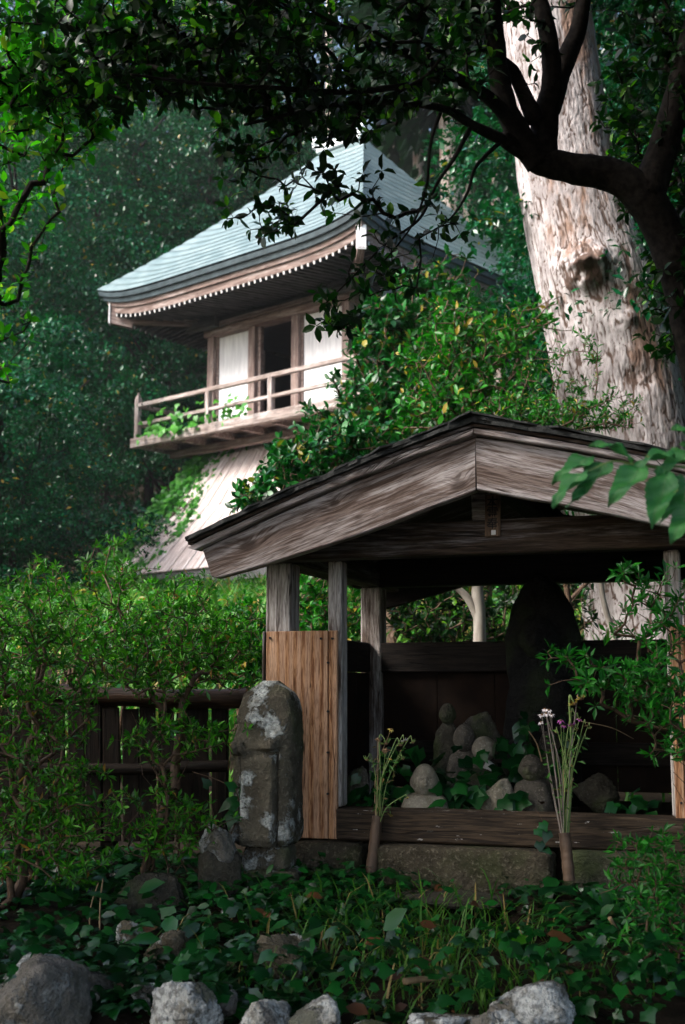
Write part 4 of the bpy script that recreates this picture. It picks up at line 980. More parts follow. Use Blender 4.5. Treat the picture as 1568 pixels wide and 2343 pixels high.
# ------------------------------------------------------------------ distant cedar trunks
farc = [(1035, 7.6, 27, 420, 'thick brown trunk, leftmost of the straight cedars right of the roof'), (1078, 33, 17, 420, 'slender trunk just right of the thickest straight cedar'), (1140, 38, 14, 400, 'thin pale trunk between the roof corner and the giant cedar'),
        (962, 41, 14, 0, 'straight trunk rising behind the middle of the bell tower roof'), (905, 44, 12, 0, 'thin dim trunk rising behind the ridge of the bell tower'), (760, 43, 13, 0, 'dim trunk seen above the left end of the roof ridge'), (1190, 46, 12, 0, 'far thin trunk beside the left edge of the giant cedar')]
conif_me = None
def conifer_crown(seed, n=9000):
    r = np.random.default_rng(seed); z = r.uniform(0, 1, n) ** .8; a = r.uniform(0, 2 * np.pi, n); rad = (1 - z) ** .7 * 2.6 * np.sqrt(r.uniform(.05, 1, n)) * (1 + .4 * np.sin(z * 60))
    p = np.stack([np.cos(a) * rad, np.sin(a) * rad, z * 14 - rad * .35], -1); axd = unit(np.stack([np.cos(a), np.sin(a), -.5 + 0 * a], -1) + r.normal(size=(n, 3)) * .35)
    return leaves_me('crown', T2, p, axd, unit(r.normal(size=(n, 3)) * .5 + (0, 0, 1)), r.uniform(.35, .7, n), M['conifer'], r, 1.1)
CC = [conifer_crown(1), conifer_crown(2)]
fm_cache = {}
def far_cedar(px, y, wpx_, lab, k, crown_z=13):
    b = np.array(at(px, 700, y)); b[2] = H(b[0], y) - .2; t = thing('cedar_tree', lab, 'tree', b, 0, 'straight cedars behind the bell tower')
    Ht = 26; r0 = wpx_ / F * y
    axd = [(0, 0, 0), (.05, 0, Ht * .3), (-.1, 0, Ht * .65), (0, .1, Ht)]
    V, Fc, h, D = ring_trunk(axd, [r0 * 1.25, r0, r0 * .8, r0 * .25], 40, 90, 30 + k, .02, None, '', None, 1.0)
    link('trunk', mesh_np('trunk', V, Fc, M['cedar_far'], tint=np.clip(.5 + h * .9, 0, 1), smooth=True), t)
    link('crown', CC[k % 2], t, (0, 0, crown_z)); return t
for k, (px, y, w_, _, lb) in enumerate(farc): far_cedar(px, 30 if y < 10 else y, w_, lb, k, 21 if k in (4, 5) else 12.5 + (k % 3))

# ------------------------------------------------------------------ dark tree arching over from the right
ct = thing('arching_tree', 'dark forked tree reaching in from the right with branches over the roofs', 'tree', (*at(1700, 1500, 6.3)[:2], .05), 0)
cb = np.array(ct.location)
S = lambda px, py, y=6.2: np.array(at(px, py, y))
limbs = [([(1700, 1500, 6.3), (1640, 1050, 6.3), (1590, 780, 6.3), (1535, 570, 6.25), (1475, 455, 6.2), (1400, 400, 6.2), (1310, 385, 6.2), (1235, 366, 6.2), (1195, 338, 6.18), (1150, 312, 6.1)], [.11, .105, .10, .10, .098, .088, .078, .072, .05, .03]),
         ([(1235, 372, 6.2), (1190, 310, 6.15), (1160, 245, 6.1), (1140, 160, 6.05), (1130, 60, 6.0), (1115, -60, 5.9), (1080, -200, 5.8)], [.075, .062, .056, .052, .05, .045, .035]),
         ([(1245, 370, 6.2), (1245, 290, 6.2), (1262, 200, 6.15), (1258, 100, 6.1), (1235, 0, 6.1), (1210, -120, 6.0)], [.07, .075, .055, .048, .042, .035]),
         ([(1258, 250, 6.2), (1290, 150, 6.25), (1325, 60, 6.3), (1345, -60, 6.3), (1370, -200, 6.3)], [.06, .052, .045, .04, .035]),
         ([(1225, 275, 6.15), (1208, 235, 6.1), (1180, 175, 6.1), (1160, 150, 6.1), (1120, 120, 6.0)], [.05, .04, .036, .034, .025]),
         ([(1190, 300, 6.15), (1120, 225, 6.0), (1040, 175, 5.8), (950, 130, 5.6), (850, 90, 5.4), (720, 40, 5.1), (560, -20, 4.8)], [.045, .034, .028, .023, .018, .014, .01]),
         ([(1215, 360, 6.2), (1150, 320, 6.1), (1080, 285, 6.0), (1020, 250, 5.9), (920, 235, 5.7), (800, 235, 5.5), (690, 255, 5.3), (560, 285, 5.1)], [.045, .03, .024, .02, .016, .012, .009, .006]),
         ([(1080, 285, 6.0), (1040, 360, 5.95), (1000, 420, 5.9), (960, 500, 5.85), (880, 560, 5.8), (800, 640, 5.75), (750, 690, 5.7)], [.013, .010, .008, .007, .005, .004, .003]),
         ([(1010, 250, 5.9), (985, 330, 5.85), (975, 430, 5.8), (940, 520, 5.8), (860, 620, 5.75)], [.010, .008, .006, .005, .003]),
         ([(1150, 320, 6.1), (1090, 380, 6.0), (1070, 440, 6.0), (1030, 500, 5.95), (960, 545, 5.9)], [.012, .009, .007, .005, .003]),
         ([(1475, 455, 6.2), (1520, 330, 6.2), (1560, 180, 6.1), (1600, 0, 6.0), (1640, -250, 5.8)], [.10, .075, .065, .055, .04]),
         ([(1040, 175, 5.8), (900, 200, 5.5), (760, 210, 5.3), (620, 200, 5.0), (450, 190, 4.8), (300, 170, 4.6)], [.018, .015, .012, .01, .008, .005]),
         ([(1130, 60, 6.0), (1000, -40, 5.6), (820, -120, 5.2), (600, -200, 4.8), (350, -260, 4.4)], [.04, .032, .025, .02, .012])]
mb = MB()
for pts, rad in limbs:
    p = smoothpath([S(*q) - cb for q in pts], 10); r_ = np.interp(np.linspace(0, 1, len(p)), np.linspace(0, 1, len(rad)), rad)
    r_ = r_ * (1 + .18 * fbm(p * 5, 3, 6)); V, Fc = tube(p, r_, 14, cap=True)
    V = V + np.stack([fbm(V * 14 + a * 7, 3, 4) for a in range(3)], 1) * np.minimum(.02, np.repeat(r_, 14) * .3)[:, None]
    mb.add(V, Fc)
mb.build('trunk', M['twig_dark'], ct, True)
rt_ = np.random.default_rng(21)
lines = [[S(*q) for q in pts] for pts, _ in limbs]; lines = [list(smoothpath(l, 5)) for l in lines]
def cl(n, px, py, rx, ry, y, dy): return scr(n, px, py, rx, ry, y, dy, rt_, shell=.1, noise=.3, seed=3)
tips = np.vstack([cl(230, 740, 110, 330, 120, 5.3, .9), cl(170, 480, 60, 260, 120, 4.9, .8), cl(150, 210, 110, 240, 110, 4.9, .6), cl(70, 660, 250, 230, 60, 5.4, .5), cl(60, 1000, 120, 170, 110, 5.7, .5), cl(22, 600, 370, 150, 60, 5.5, .3), cl(16, 600, 480, 110, 50, 5.6, .3), cl(14, 800, 430, 120, 60, 5.7, .3),
    cl(16, 830, 640, 150, 80, 5.8, .35), cl(8, 980, 520, 110, 100, 5.9, .3), cl(12, 770, 730, 70, 50, 5.7, .2), cl(34, 1050, 40, 70, 90, 5.9, .3), cl(330, 1530, 200, 160, 330, 6.6, .8), cl(120, 1560, 640, 100, 200, 6.5, .5), cl(260, 600, -180, 500, 160, 4.8, 1.2), cl(200, 1250, -250, 400, 200, 5.8, 1.2), cl(7, 1215, 100, 60, 110, 6.1, .15)])
N, PA, cnt, ends = skeleton(lines, tips, rt_, .16, .2, .12)
sel = np.arange(len(N)) >= sum(len(l) for l in lines)
PA2 = np.where(sel, PA, -1)
link('twigs', twigs_me('twigs', N - cb, PA2, cnt, .0022, M['twig_dark'], .42, 4, .02), ct)
P_, A_, Nn, S_ = whorls(N - cb, PA, ends, rt_, 4, .062, .5, .95, 3, 2)
A_ = unit(A_ + (0, 0, -.35))
link('crown', leaves_me('crown', T6, P_, A_, Nn, S_, M['canopy'], rt_, 1.15), ct)

# ------------------------------------------------------------------ yellow-green branches top left
rl2 = np.random.default_rng(31)
mpb = np.array((*at(-420, 1500, 6.0)[:2], 0)); mpb[2] = H(mpb[0], mpb[1])
Sy = lambda px, py, y: np.array(at(px, py, y))
trunk = [list(smoothpath([mpb, Sy(-350, 900, 6.0), Sy(-260, 500, 5.8), Sy(-150, 200, 5.5)], 4)), list(smoothpath([Sy(-260, 500, 5.8), Sy(-60, 270, 5.4), Sy(100, 140, 5.2), Sy(300, 20, 5.0)], 4)), list(smoothpath([Sy(-200, 300, 5.6), Sy(0, 60, 5.3), Sy(200, -60, 5.0)], 4))]
tips = np.vstack([scr(120, 150, 90, 280, 160, 5.2, .5, rl2, shell=.1, noise=.3), scr(150, 80, 230, 220, 140, 5.4, .4, rl2, shell=.1, noise=.3), scr(26, 40, 460, 110, 120, 5.6, .3, rl2, shell=.1), scr(30, 0, 720, 80, 170, 5.8, .3, rl2, shell=.1), scr(40, 560, 60, 200, 70, 5.0, .4, rl2, shell=.1)])
plant('broadleaf_tree', 'yellow-green leafed tree reaching in at the upper left corner', 'tree', mpb, tips, M['maple'], M['twig_dark'], T6, .055, 3, .0026, trunk=trunk, along=3, alk=2, r=rl2, seg=.18, wid=1.25, pw=.5, lenw=.12, part='crown')

# ------------------------------------------------------------------ forest behind: broadleaf evergreens
def crown_mesh(seed, n, R_=(3.6, 3.6, 3.4), ls=.15, m='evergreen', shape=15):
    """layered boughs: flattened leaf clumps with dark gaps between them"""
    r = np.random.default_rng(seed); P_, O_ = [], []; nc = shape * 4; per = n // nc
    for _ in range(nc):
        d0 = rand_dirs(1, r)[0]; c = d0 * np.array(R_) * r.uniform(.3, 1.0); rad = r.uniform(.45, 1.25); flat = r.uniform(.35, .6)
        d_ = rand_dirs(per, r); d_[:, 2] = np.where(r.uniform(size=per) < .75, np.abs(d_[:, 2]), d_[:, 2]); q = r.uniform(.35, 1, (per, 1)) ** .5
        p = d_ * q * rad * (1 + .9 * fbm(d_ * 2.5 + c, 3, 3)[:, None]); p[:, 2] *= flat; p[:, 2] -= .25 * (p[:, 0] ** 2 + p[:, 1] ** 2) / rad
        p += (d0 * np.hypot(p[:, 0], p[:, 1])[:, None] * .0); P_.append(c + p); O_.append(d_)
    P_ = np.vstack(P_); O_ = np.vstack(O_); n = len(P_)
    axd = unit(O_ * .5 + r.normal(size=(n, 3)) * .6 + (0, 0, -.25)); nm = unit(O_ * .5 + (0, 0, .9) + r.normal(size=(n, 3)) * .4)
    return leaves_me('crown', T2, P_, axd, nm, r.uniform(.5, 1.35, n) * ls, M[m], r, 1.05)
CR = [crown_mesh(40 + k, 27000, ls=.122) for k in range(3)]
def branch_trunk(seed, Ht, r0):
    r = np.random.default_rng(seed); mb = MB(); p = smoothpath([(0, 0, 0), (r.normal() * .2, r.normal() * .2, Ht * .4), (r.normal() * .4, r.normal() * .4, Ht)], 8)
    mb.add(*tube(p, np.linspace(r0, r0 * .4, len(p)), 9))
    for _ in range(7):
        a = r.uniform(0, 6.28); q = p[r.integers(6, len(p))]; e = q + np.array((math.cos(a) * 2.6, math.sin(a) * 2.6, r.uniform(.5, 2.4)))
        b = smoothpath([q, (q + e) / 2 + r.normal(size=3) * .3, e], 6); mb.add(*tube(b, np.linspace(r0 * .4, .03, len(b)), 6))
    V = np.vstack(mb.V); return mesh_np('trunk', V, mb.F, M['twig_dark'], smooth=True)
TK = [branch_trunk(k, 7, .22) for k in range(3)]
GF = 'broadleaf evergreens behind the bell tower'
def forest_tree(px, py, y, scale, lab, k, name='evergreen_tree'):
    c = np.array(at(px, py, y)); gz = float(H(c[0], y)); t = thing(name, lab, 'tree', (c[0], c[1], gz - .1), rng.uniform(0, 6.28), GF)
    hz = max(1.2, c[2] - gz)
    o = link('trunk', TK[k % 3], t); o.scale = (.7 * scale, .7 * scale, max(.3, (hz + 1) / 7))
    o = link('crown', CR[k % 3], t, (0, 0, hz)); o.scale = (scale, scale, scale * rng.uniform(.85, 1.15)); return t
FT = [(60, 620, 30, 1.0, 'glossy evergreen at the left edge level with the roof eave'), (250, 480, 36, 1.15, 'glossy evergreen left of the copper roof'), (430, 420, 40, 1.2, 'evergreen rising behind the left slope of the copper roof'), (30, 860, 28, .95, 'evergreen at the left edge level with the balcony'),
      (200, 820, 38, 1.05, 'evergreen right beside the left end of the balcony'), (20, 1080, 25, .7, 'low evergreen left of the skirt of the bell tower'), (150, 1080, 38, 1.0, 'shaded evergreen directly left of the plank skirt'), (100, 330, 40, 1.2, 'tall evergreen high on the left slope'),
      (300, 230, 46, 1.4, 'tall dark evergreen above the left roof corner'), (560, 240, 48, 1.4, 'tall dark evergreen above the roof ridge on the left'), (620, 410, 46, 1.1, 'evergreen just left of the roof ridge'), (1000, 420, 50, 1.3, 'dark evergreen right behind the roof ridge'), (1080, 420, 50, 1.3, 'dark evergreen behind the straight cedar trunks'),
      (1200, 520, 44, 1.2, 'dark evergreen between straight cedars and giant cedar'), (1160, 640, 36, .8, 'low evergreen behind the far roof corner'), (1150, 150, 58, 1.5, 'farthest tall evergreen above the cedar trunks'), (1250, 250, 52, 1.6, 'tall evergreen behind the forked dark branches'), (1500, 350, 24, 1.3, 'dark evergreen right of the giant cedar high up'), (1560, 700, 20, 1.1, 'dark evergreen right of the giant cedar half way up'), (1480, 60, 30, 1.6, 'dark evergreen right of the giant cedar at the top edge'),
      (560, 100, 60, 1.5, 'distant evergreen top at the upper centre left'), (440, 60, 55, 1.7, 'distant evergreen top at the upper left'), (160, 60, 50, 1.7, 'distant evergreen top in the upper left corner'), (350, 640, 38, 1.0, 'evergreen showing under the left roof corner'), (400, 950, 36, .9, 'dim evergreen seen between balcony and roof'), (40, 1230, 20, .5, 'low bush-like evergreen left of the skirt base'), (0, 980, 20, .8, 'near evergreen cut by the left edge'), (1600, 230, 13, .85, 'near black-green evergreen filling the upper right corner'), (1650, 720, 12.5, .75, 'near black-green evergreen at the right edge beside the giant cedar')]
for k, a in enumerate(FT): forest_tree(*a, k)
# a dense wood on the slope behind them
rw = np.random.default_rng(77); n = 150000
Xw = rw.uniform(-60, 60, n); Yw = rw.uniform(44, 100, n); Zw = H(Xw, Yw) + rw.uniform(0, 1, n) ** 1.3 * (7 + 9 * vnoise(np.stack([Xw * .12, Yw * .12, Xw * 0], -1), 8))
pg = (Xw / Yw); gap = (np.abs(pg - .0125) < .016) & (Zw > CZ + Yw * .39); keep = ~gap
Pw = np.stack([Xw, Yw, Zw], -1)[keep]; n = len(Pw)
o = link('distant_wood', leaves_me('distant_wood', T2, Pw, unit(rw.normal(size=(n, 3)) + (0, 0, -.3)), unit(rw.normal(size=(n, 3)) * .5 + (0, -.3, 1)), rw.uniform(.5, 1.1, n), M['conifer'], rw, 1.3)); o['kind'] = 'stuff'
o['label'] = 'dark dense wood on the slope far behind the bell tower'; o['category'] = 'wood'
# unseen trees added round the viewer (outside the picture) to shade the foreground
GO = 'unseen trees added for shade around the viewpoint'
for k, (x, y, z, s_, lb, ox) in enumerate([(4.6, 3.2, 7.2, 1.15, 'unseen evergreen added for shade right of the shrine', 0), (-.4, -1.0, 7.6, 1.2, 'unseen evergreen added for shade above the viewpoint', 2.6), (6.5, 8.5, 6.5, 1.2, 'unseen evergreen added for shade right of the giant cedar', 0),
        (4.5, -3.5, 7.5, 1.3, 'unseen evergreen added for shade behind the viewpoint to the right', 0), (1.8, 2.6, 8.6, 1.1, 'unseen high evergreen crown added for shade in front of the shrine', 2.6), (9, 14, 7, 1.3, 'unseen evergreen added for shade to the far right', 0), (-5.2, -3.0, 8.0, 1.25, 'unseen evergreen added for shade behind the viewpoint to the left', 0),
        (-1.2, -.7, 7.0, 1.0, 'unseen evergreen added for shade left of the viewpoint', -1.5), (-1.0, 3.4, 9.0, .95, 'unseen evergreen crown added for shade high over the worn figure', -3.2), (2.5, 5.6, 9.4, .9, 'unseen evergreen crown added for shade high over the arching tree', 3.0), (1.6, .9, 5.1, .85, 'unseen low evergreen crown added for shade above the path', 3.0), (.4, 2.3, 5.5, .7, 'unseen small evergreen crown added for shade above the ivy', 3.8), (-2.9, 2.2, 3.0, .5, 'unseen small leafy tree added left of the path to block the sun', 0), (-3.7, 3.1, 2.0, .45, 'unseen small leafy tree added left of the azalea to block low light', 0), (.3, -3.0, 6.4, 1.0, 'unseen evergreen crown added for shade just behind the viewpoint', 2.0), (4.9, 4.6, 3.6, .8, 'unseen low evergreen added beside the shrine to block light from the right', 0)]):
    gz = float(H(x, y)); t = thing('evergreen_tree', lb, 'tree', (x + ox, y, gz), k, GO)
    o = link('trunk', TK[k % 3], t); o.scale = (s_ * .8, s_ * .8, (z - gz + 1) / 7)
    o = link('crown', CR[k % 3], t, tuple(Matrix.Rotation(-k, 3, 'Z') @ Vector((-ox, 0, z - gz)))); o.scale = (s_,) * 3

# ------------------------------------------------------------------ shrubs between shrine and tower
def gbase(px, y): c = np.array(at(px, 1500, y)); c[2] = H(c[0], y); return c
r5 = np.random.default_rng(55)
def shrub(name, lab, px, y, blobs, m, size, **kw):
    tips = np.vstack([scr(n, bx_, by_, rx, ry, yy, dy, r5, shell=.2, noise=.9, seed=int(bx_)) for n, bx_, by_, rx, ry, yy, dy in blobs])
    b = gbase(px, y); tips = tips[tips[:, 2] > H(tips[:, 0], tips[:, 1]) + .15]
    return plant(name, lab, 'shrub', b, tips, M[m], M['twig'], size=size, r=r5, group='shrubs behind the shrine', **kw)
shrub('tall_shrub', 'large glossy shrub covering the right half of the bell tower balcony', 900, 11.5, [(480, 905, 880, 130, 150, 11.5, 1.0), (420, 850, 1010, 170, 90, 11.2, .9), (260, 990, 700, 120, 110, 11.8, .8), (150, 870, 740, 80, 70, 11.3, .5)], 'shrub', .085, tpl=T6, k=4, rt=.004, seg=.25, stems=7, along=3, stem_r=.5, wid=1.1)
shrub('tall_shrub', 'bright yellow-flecked shrub in front of the giant cedar base', 1130, 10.3, [(400, 1050, 810, 140, 125, 10.3, .8), (60, 1200, 750, 90, 60, 10.4, .6), (280, 1060, 930, 160, 100, 10.0, .8)], 'shrub_light', .07, tpl=T6, k=4, rt=.0035, seg=.22, stems=7, along=3, stem_r=.4)
shrub('feathery_shrub', 'airy fine-leaved shrub just above the right slope of the shrine roof', 1330, 8.2, [(110, 1330, 945, 150, 45, 8.2, .5), (50, 1270, 840, 100, 60, 8.4, .4), (110, 1180, 960, 120, 60, 8.2, .4)], 'shrub_light', .045, k=6, rt=.002, seg=.16, stems=6, along=3, alk=3, stem_r=.3)
shrub('dark_shrub', 'dark glossy shrub leaning over the left slope of the shrine roof', 640, 8.6, [(260, 690, 1080, 100, 75, 8.6, .5), (220, 790, 1030, 120, 60, 8.8, .5), (60, 580, 1140, 50, 40, 8.4, .3)], 'shrub', .062, tpl=T6, k=4, rt=.003, seg=.2, stems=6, along=3, stem_r=.3, wid=1.2)
shrub('hedge_shrub', 'low green shrub seen through the gap behind the left shrine post', 740, 8.2, [(320, 730, 1420, 120, 140, 8.2, .5)], 'shrub_light', .055, tpl=T6, k=4, rt=.0025, seg=.18, stems=5, along=3)
shrub('hedge_shrub', 'dim shrub seen through the open back of the shrine', 1000, 8.6, [(420, 1020, 1400, 170, 130, 8.6, .5)], 'canopy', .055, tpl=T6, k=4, rt=.0025, seg=.18, stems=5, along=3)  # dark canopy leaf puts the shade behind the shrine into the colour
shrub('hedge_shrub', 'dim shrub seen behind the dark stele', 1230, 9.0, [(260, 1250, 1390, 120, 130, 9.0, .5)], 'canopy', .055, tpl=T6, k=4, rt=.0025, seg=.18, stems=5, along=3)  # same dark leaf, shade carried by the leaf colour
shrub('bank_shrub', 'bright shrub on the bank between the azalea and the shrine board', 560, 7.6, [(260, 570, 1480, 80, 110, 7.6, .4)], 'shrub_light', .05, tpl=T6, k=5, rt=.0022, seg=.15, stems=5, along=3)
# pale bare-stemmed little trees seen through the open back
def pale_tree(lab, y, limbs_):
    b = np.array(at(*limbs_[0][0][0], y)); t = thing('pale_tree', lab, 'tree', b, 0, 'pale stems behind the shrine'); mb = MB()
    for pts, rad in limbs_:
        p = smoothpath([np.array(at(*q, y)) - b for q in pts], 8); mb.add(*tube(p, np.interp(np.linspace(0, 1, len(p)), np.linspace(0, 1, len(rad)), rad) * (1 + .15 * fbm(p * 9, 2, 3)), 12))
    mb.build('trunk', M['pale_bark'], t, True)
    c = np.array(at(limbs_[0][0][-1][0], 1180, y)) - b; P_ = in_ellipsoid(500, c, (.6, .5, .4), rng, .1); n = len(P_)
    link('crown', leaves_me('crown', T6, P_, rand_dirs(n), unit(rng.normal(size=(n, 3)) * .4 + (0, 0, 1)), .06, M['shrub'], rng), t)
pale_tree('pale forked tree stem seen through the back of the shrine', 7.4, [([(1098, 1620), (1098, 1480), (1097, 1400), (1092, 1340), (1095, 1240)], [.045, .038, .037, .034, .025]), ([(1096, 1420), (1075, 1375), (1045, 1345), (1000, 1330), (960, 1290)], [.026, .024, .018, .012, .008])])
pale_tree('thin pale stem leaning at the right behind the dark stele', 7.6, [([(1425, 1560), (1405, 1455), (1388, 1400), (1376, 1340), (1370, 1240)], [.022, .02, .018, .016, .012])])

# ------------------------------------------------------------------ azaleas
ra = np.random.default_rng(91)
def azalea(lab, px, y, blobs, m='azalea', size=.030, base=None, **kw):
    tips = np.vstack([scr(n, bx_, by_, rx, ry, yy, dy, ra, shell=.25, noise=.8, seed=int(bx_) + 2) for n, bx_, by_, rx, ry, yy, dy in blobs])
    b = gbase(px, y) if base is None else base; tips = tips[tips[:, 2] > H(tips[:, 0], tips[:, 1]) + .12]
    k = dict(k=6, rt=.0013, seg=.07, stems=11, along=2, alk=3, stem_r=.18, lenw=.22, group='azalea bushes', wig=.22); k.update(kw)
    return plant('azalea_bush', lab, 'shrub', b, tips, M[m], M['twig'], size=size, r=ra, **k)
azalea('twiggy azalea bush in front of the fence at the left edge', 60, 4.35, [(360, 60, 1540, 210, 180, 4.4, .4), (24, 60, 1350, 120, 60, 4.5, .15), (190, 60, 1790, 190, 150, 4.3, .3), (130, 130, 1930, 160, 100, 4.2, .3)])
azalea('azalea bush spreading over the log rail towards the shrine', 360, 4.6, [(230, 350, 1490, 180, 110, 4.6, .25), (20, 230, 1340, 90, 60, 4.7, .1), (16, 440, 1380, 80, 40, 4.7, .1), (60, 400, 1680, 130, 60, 4.5, .2), (90, 380, 1880, 130, 80, 4.45, .2), (45, 520, 1480, 80, 70, 4.65, .15)], size=.032)
azalea('tall sunlit azalea behind the fence', 330, 6.0, [(300, 350, 1440, 220, 90, 6.0, .5), (150, 60, 1450, 190, 110, 6.0, .5), (50, 270, 1290, 80, 80, 6.1, .2), (30, 440, 1350, 90, 50, 6.0, .2), (26, 120, 1320, 70, 60, 6.0, .2), (90, 510, 1480, 80, 90, 5.8, .3)], size=.032)
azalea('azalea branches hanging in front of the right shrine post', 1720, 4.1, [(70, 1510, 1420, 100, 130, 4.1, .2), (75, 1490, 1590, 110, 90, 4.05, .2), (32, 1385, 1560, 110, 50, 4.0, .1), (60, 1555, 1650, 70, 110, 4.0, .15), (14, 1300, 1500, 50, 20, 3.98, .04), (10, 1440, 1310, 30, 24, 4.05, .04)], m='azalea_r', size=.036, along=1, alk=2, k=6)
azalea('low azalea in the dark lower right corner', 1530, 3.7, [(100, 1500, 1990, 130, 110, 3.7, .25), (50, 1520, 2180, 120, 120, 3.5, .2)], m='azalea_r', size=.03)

# ------------------------------------------------------------------ big leaves close to the camera at the right
def big_leaf_mat():
    t = NT('large serrate leaf'); uv = t.n('ShaderNodeTexCoord').outputs['Object']; sp = t.n('ShaderNodeSeparateXYZ'); t.put(sp.inputs[0], uv)
    q = t.math('SUBTRACT', t.math('MULTIPLY', sp.outputs[0], 70), t.math('MULTIPLY', t.math('ABSOLUTE', sp.outputs[1]), 80))
    vein = t.ramp(t.math('ABSOLUTE', t.math('SUBTRACT', t.math('FRACT', q), .5)), .5, .40)
    mid = t.ramp(t.math('ABSOLUTE', sp.outputs[1]), .0022, .0006); nz = t.noise(t.obj(True), 30, 4)
    c = t.mix(t.ramp(nz, .3, .7), (.025, .16, .045), (.06, .27, .06)); c = t.mix(t.math('MULTIPLY', t.math('MAXIMUM', t.math('SUBTRACT', 1.0, vein), mid), .0), c, (.08, .2, .05)); c = t.mix(t.math('MULTIPLY', mid, .6), c, (.10, .24, .08))
    sp2 = t.ramp(t.noise(t.obj(True), 55, 2), .73, .77); c = t.mix(sp2, c, (.25, .18, .06))
    t.bump(vein, .5, .0015); t.fin(c, .45, .4)
    tr = t.n('ShaderNodeBsdfTranslucent'); t.put(tr.inputs[0], c); ms = t.n('ShaderNodeMixShader'); ms.inputs[0].default_value = .25
    t.t.links.new(t.b.outputs[0], ms.inputs[1]); t.t.links.new(tr.outputs[0], ms.inputs[2]); t.t.links.new(ms.outputs[0], t.out.inputs[0]); return t.m
M['bigleaf'] = big_leaf_mat()
def big_leaf(parent, base, tip, wid, roll, droop, y, off):
    p0 = np.array(at(*base, y)) - off; p1 = np.array(at(*tip, y - .02)) - off; X = Vector(p1 - p0); L = X.length; X.normalize()
    nrm = Vector((.25 * math.sin(roll), -.75, .6 + .3 * math.cos(roll))); nrm = (nrm - X * nrm.dot(X)).normalized(); nrm = Matrix.Rotation(roll, 3, X) @ nrm; Yv = nrm.cross(X)
    n = 22; rows = []
    for f in np.linspace(0, 1, n):
        hw = wid * L * .5 * (math.sin(math.pi * min(1, f * 1.02) ** .8) ** .8 if 0 < f < .985 else 0) * (1 - .35 * f) * 1.35; hw *= (1 + .05 * ((int(f * n) % 2) * 2 - 1))
        if f > .86: hw *= max(.12, 1 - (f - .86) * 5)
        rows.append(np.array([(f * L, s * hw, abs(s) ** 1.3 * hw * .38 - droop * L * (f - .45) ** 2 + droop * L * .2 + .006 * math.sin(f * 11 + s * 2)) for s in np.linspace(-1, 1, 9)]))
    V, Fc = ruled(rows); return MB().add(V, Fc).build('leaf', M['bigleaf'], parent, True, tuple(p0), Matrix((X, Yv, nrm)).transposed())
yl = 2.25; bb = np.array((*at(1760, 1500, yl)[:2], 0.)); bb[2] = H(bb[0], yl)
sl_ = thing('large_leaf_sapling', 'sapling branch with large toothed leaves close in front of the right gable board', 'plant', bb, 0)
LF = [((1448, 1060), (1352, 1012), .40, .3, .5), ((1360, 1048), (1262, 1102), .34, .1, .3), ((1345, 1080), (1262, 1158), .40, .5, .2), ((1345, 1090), (1298, 1160), .22, -1.0, .2), ((1400, 1057), (1318, 1140), .42, .2, .25), ((1478, 1068), (1390, 1155), .42, .0, .3), ((1545, 1040), (1445, 1075), .36, .4, .4), ((1590, 1035), (1500, 1090), .4, .1, .3), ((1532, 1080), (1490, 1208), .42, .2, .2), ((1555, 1085), (1510, 1200), .34, -.7, .2), ((1600, 1010), (1538, 975), .6, .3, .3), ((1610, 1150), (1532, 1240), .5, .2, .3), ((1500, 1068), (1540, 1120), .34, .6, .3), ((1620, 1060), (1560, 1010), .5, 0, .3)]
for q, (a, b, w_, ro, dr) in enumerate(LF): big_leaf(sl_, a, b, w_, ro, dr, yl + .02 * math.sin(q * 2.1), bb)
for pts, rad in (([(1760, 1500), (1740, 1250), (1690, 1110), (1620, 1080), (1560, 1068), (1500, 1068), (1450, 1062), (1400, 1055), (1345, 1078)], [.008, .006, .005, .0035, .003, .0025, .002, .0015, .001]), ([(1690, 1110), (1640, 1060), (1600, 1015)], [.003, .002, .0015]), ([(1720, 1200), (1660, 1170), (1610, 1150)], [.003, .002, .0015])):
    tube_obj('stem', [np.array(at(*q, yl)) - bb for q in pts], rad, M['stem'], sl_, 6, 6)

# ------------------------------------------------------------------ vine on the tower skirt
rv = np.random.default_rng(61); TM = Matrix.Translation((Tp[0], Tp[1], ZB)) @ Matrix.Rotation(-YT, 4, 'Z')
def skirt_world(s, z, out=0):
    f = (zt - z) / (zt - zb_); o = .02 + fl * f ** 1.25 + out; return np.array(TM @ Vector((hc + s * (hc + o), -o, z)))
vt = thing('climbing_vine', 'green creeper climbing the left side of the plank skirt and balcony', 'vine', skirt_world(-1, zb_), 0); vb = np.array(vt.location)
VP = []
for _ in range(2600):
    f = rv.uniform(0, 1); z = zb_ + (zt - zb_) * f; wv = .10 + .22 * vnoise(np.array([[f * 5, 0, 0]]), 3)[0] + .10 * f; s = -1.02 + abs(rv.normal()) * wv * .6
    VP.append(skirt_world(s, z, abs(rv.normal()) * .10 * (1 if s < -.8 else .4)))
for _ in range(260):
    f = rv.uniform(0, 1) ; VP.append(skirt_world(-.62 + rv.normal() * .03 + .12 * math.sin(f * 4), zb_ + (zt - zb_) * f * .75, .03))
for _ in range(170): VP.append(np.array(TM @ Vector((rv.normal() * .5 + .1, -1.12 + rv.normal() * .1, FZ + rv.uniform(-.1, .5) * rv.uniform(0, 1.3)))))
for _ in range(60): VP.append(np.array(TM @ Vector((1.7 + rv.normal() * .35, -.95 + rv.normal() * .15, FZ + abs(rv.normal()) * .22))))
VP = np.array(VP) - vb; n = len(VP)
link('leaves', leaves_me('leaves', TIVY, VP, unit(rv.normal(size=(n, 3)) * .5 + (-.2, -.3, -.8)), unit(rv.normal(size=(n, 3)) * .35 + (-.5, -.8, .4)), rv.uniform(.09, .17, n), M['vine'], rv), vt)
mb = MB()
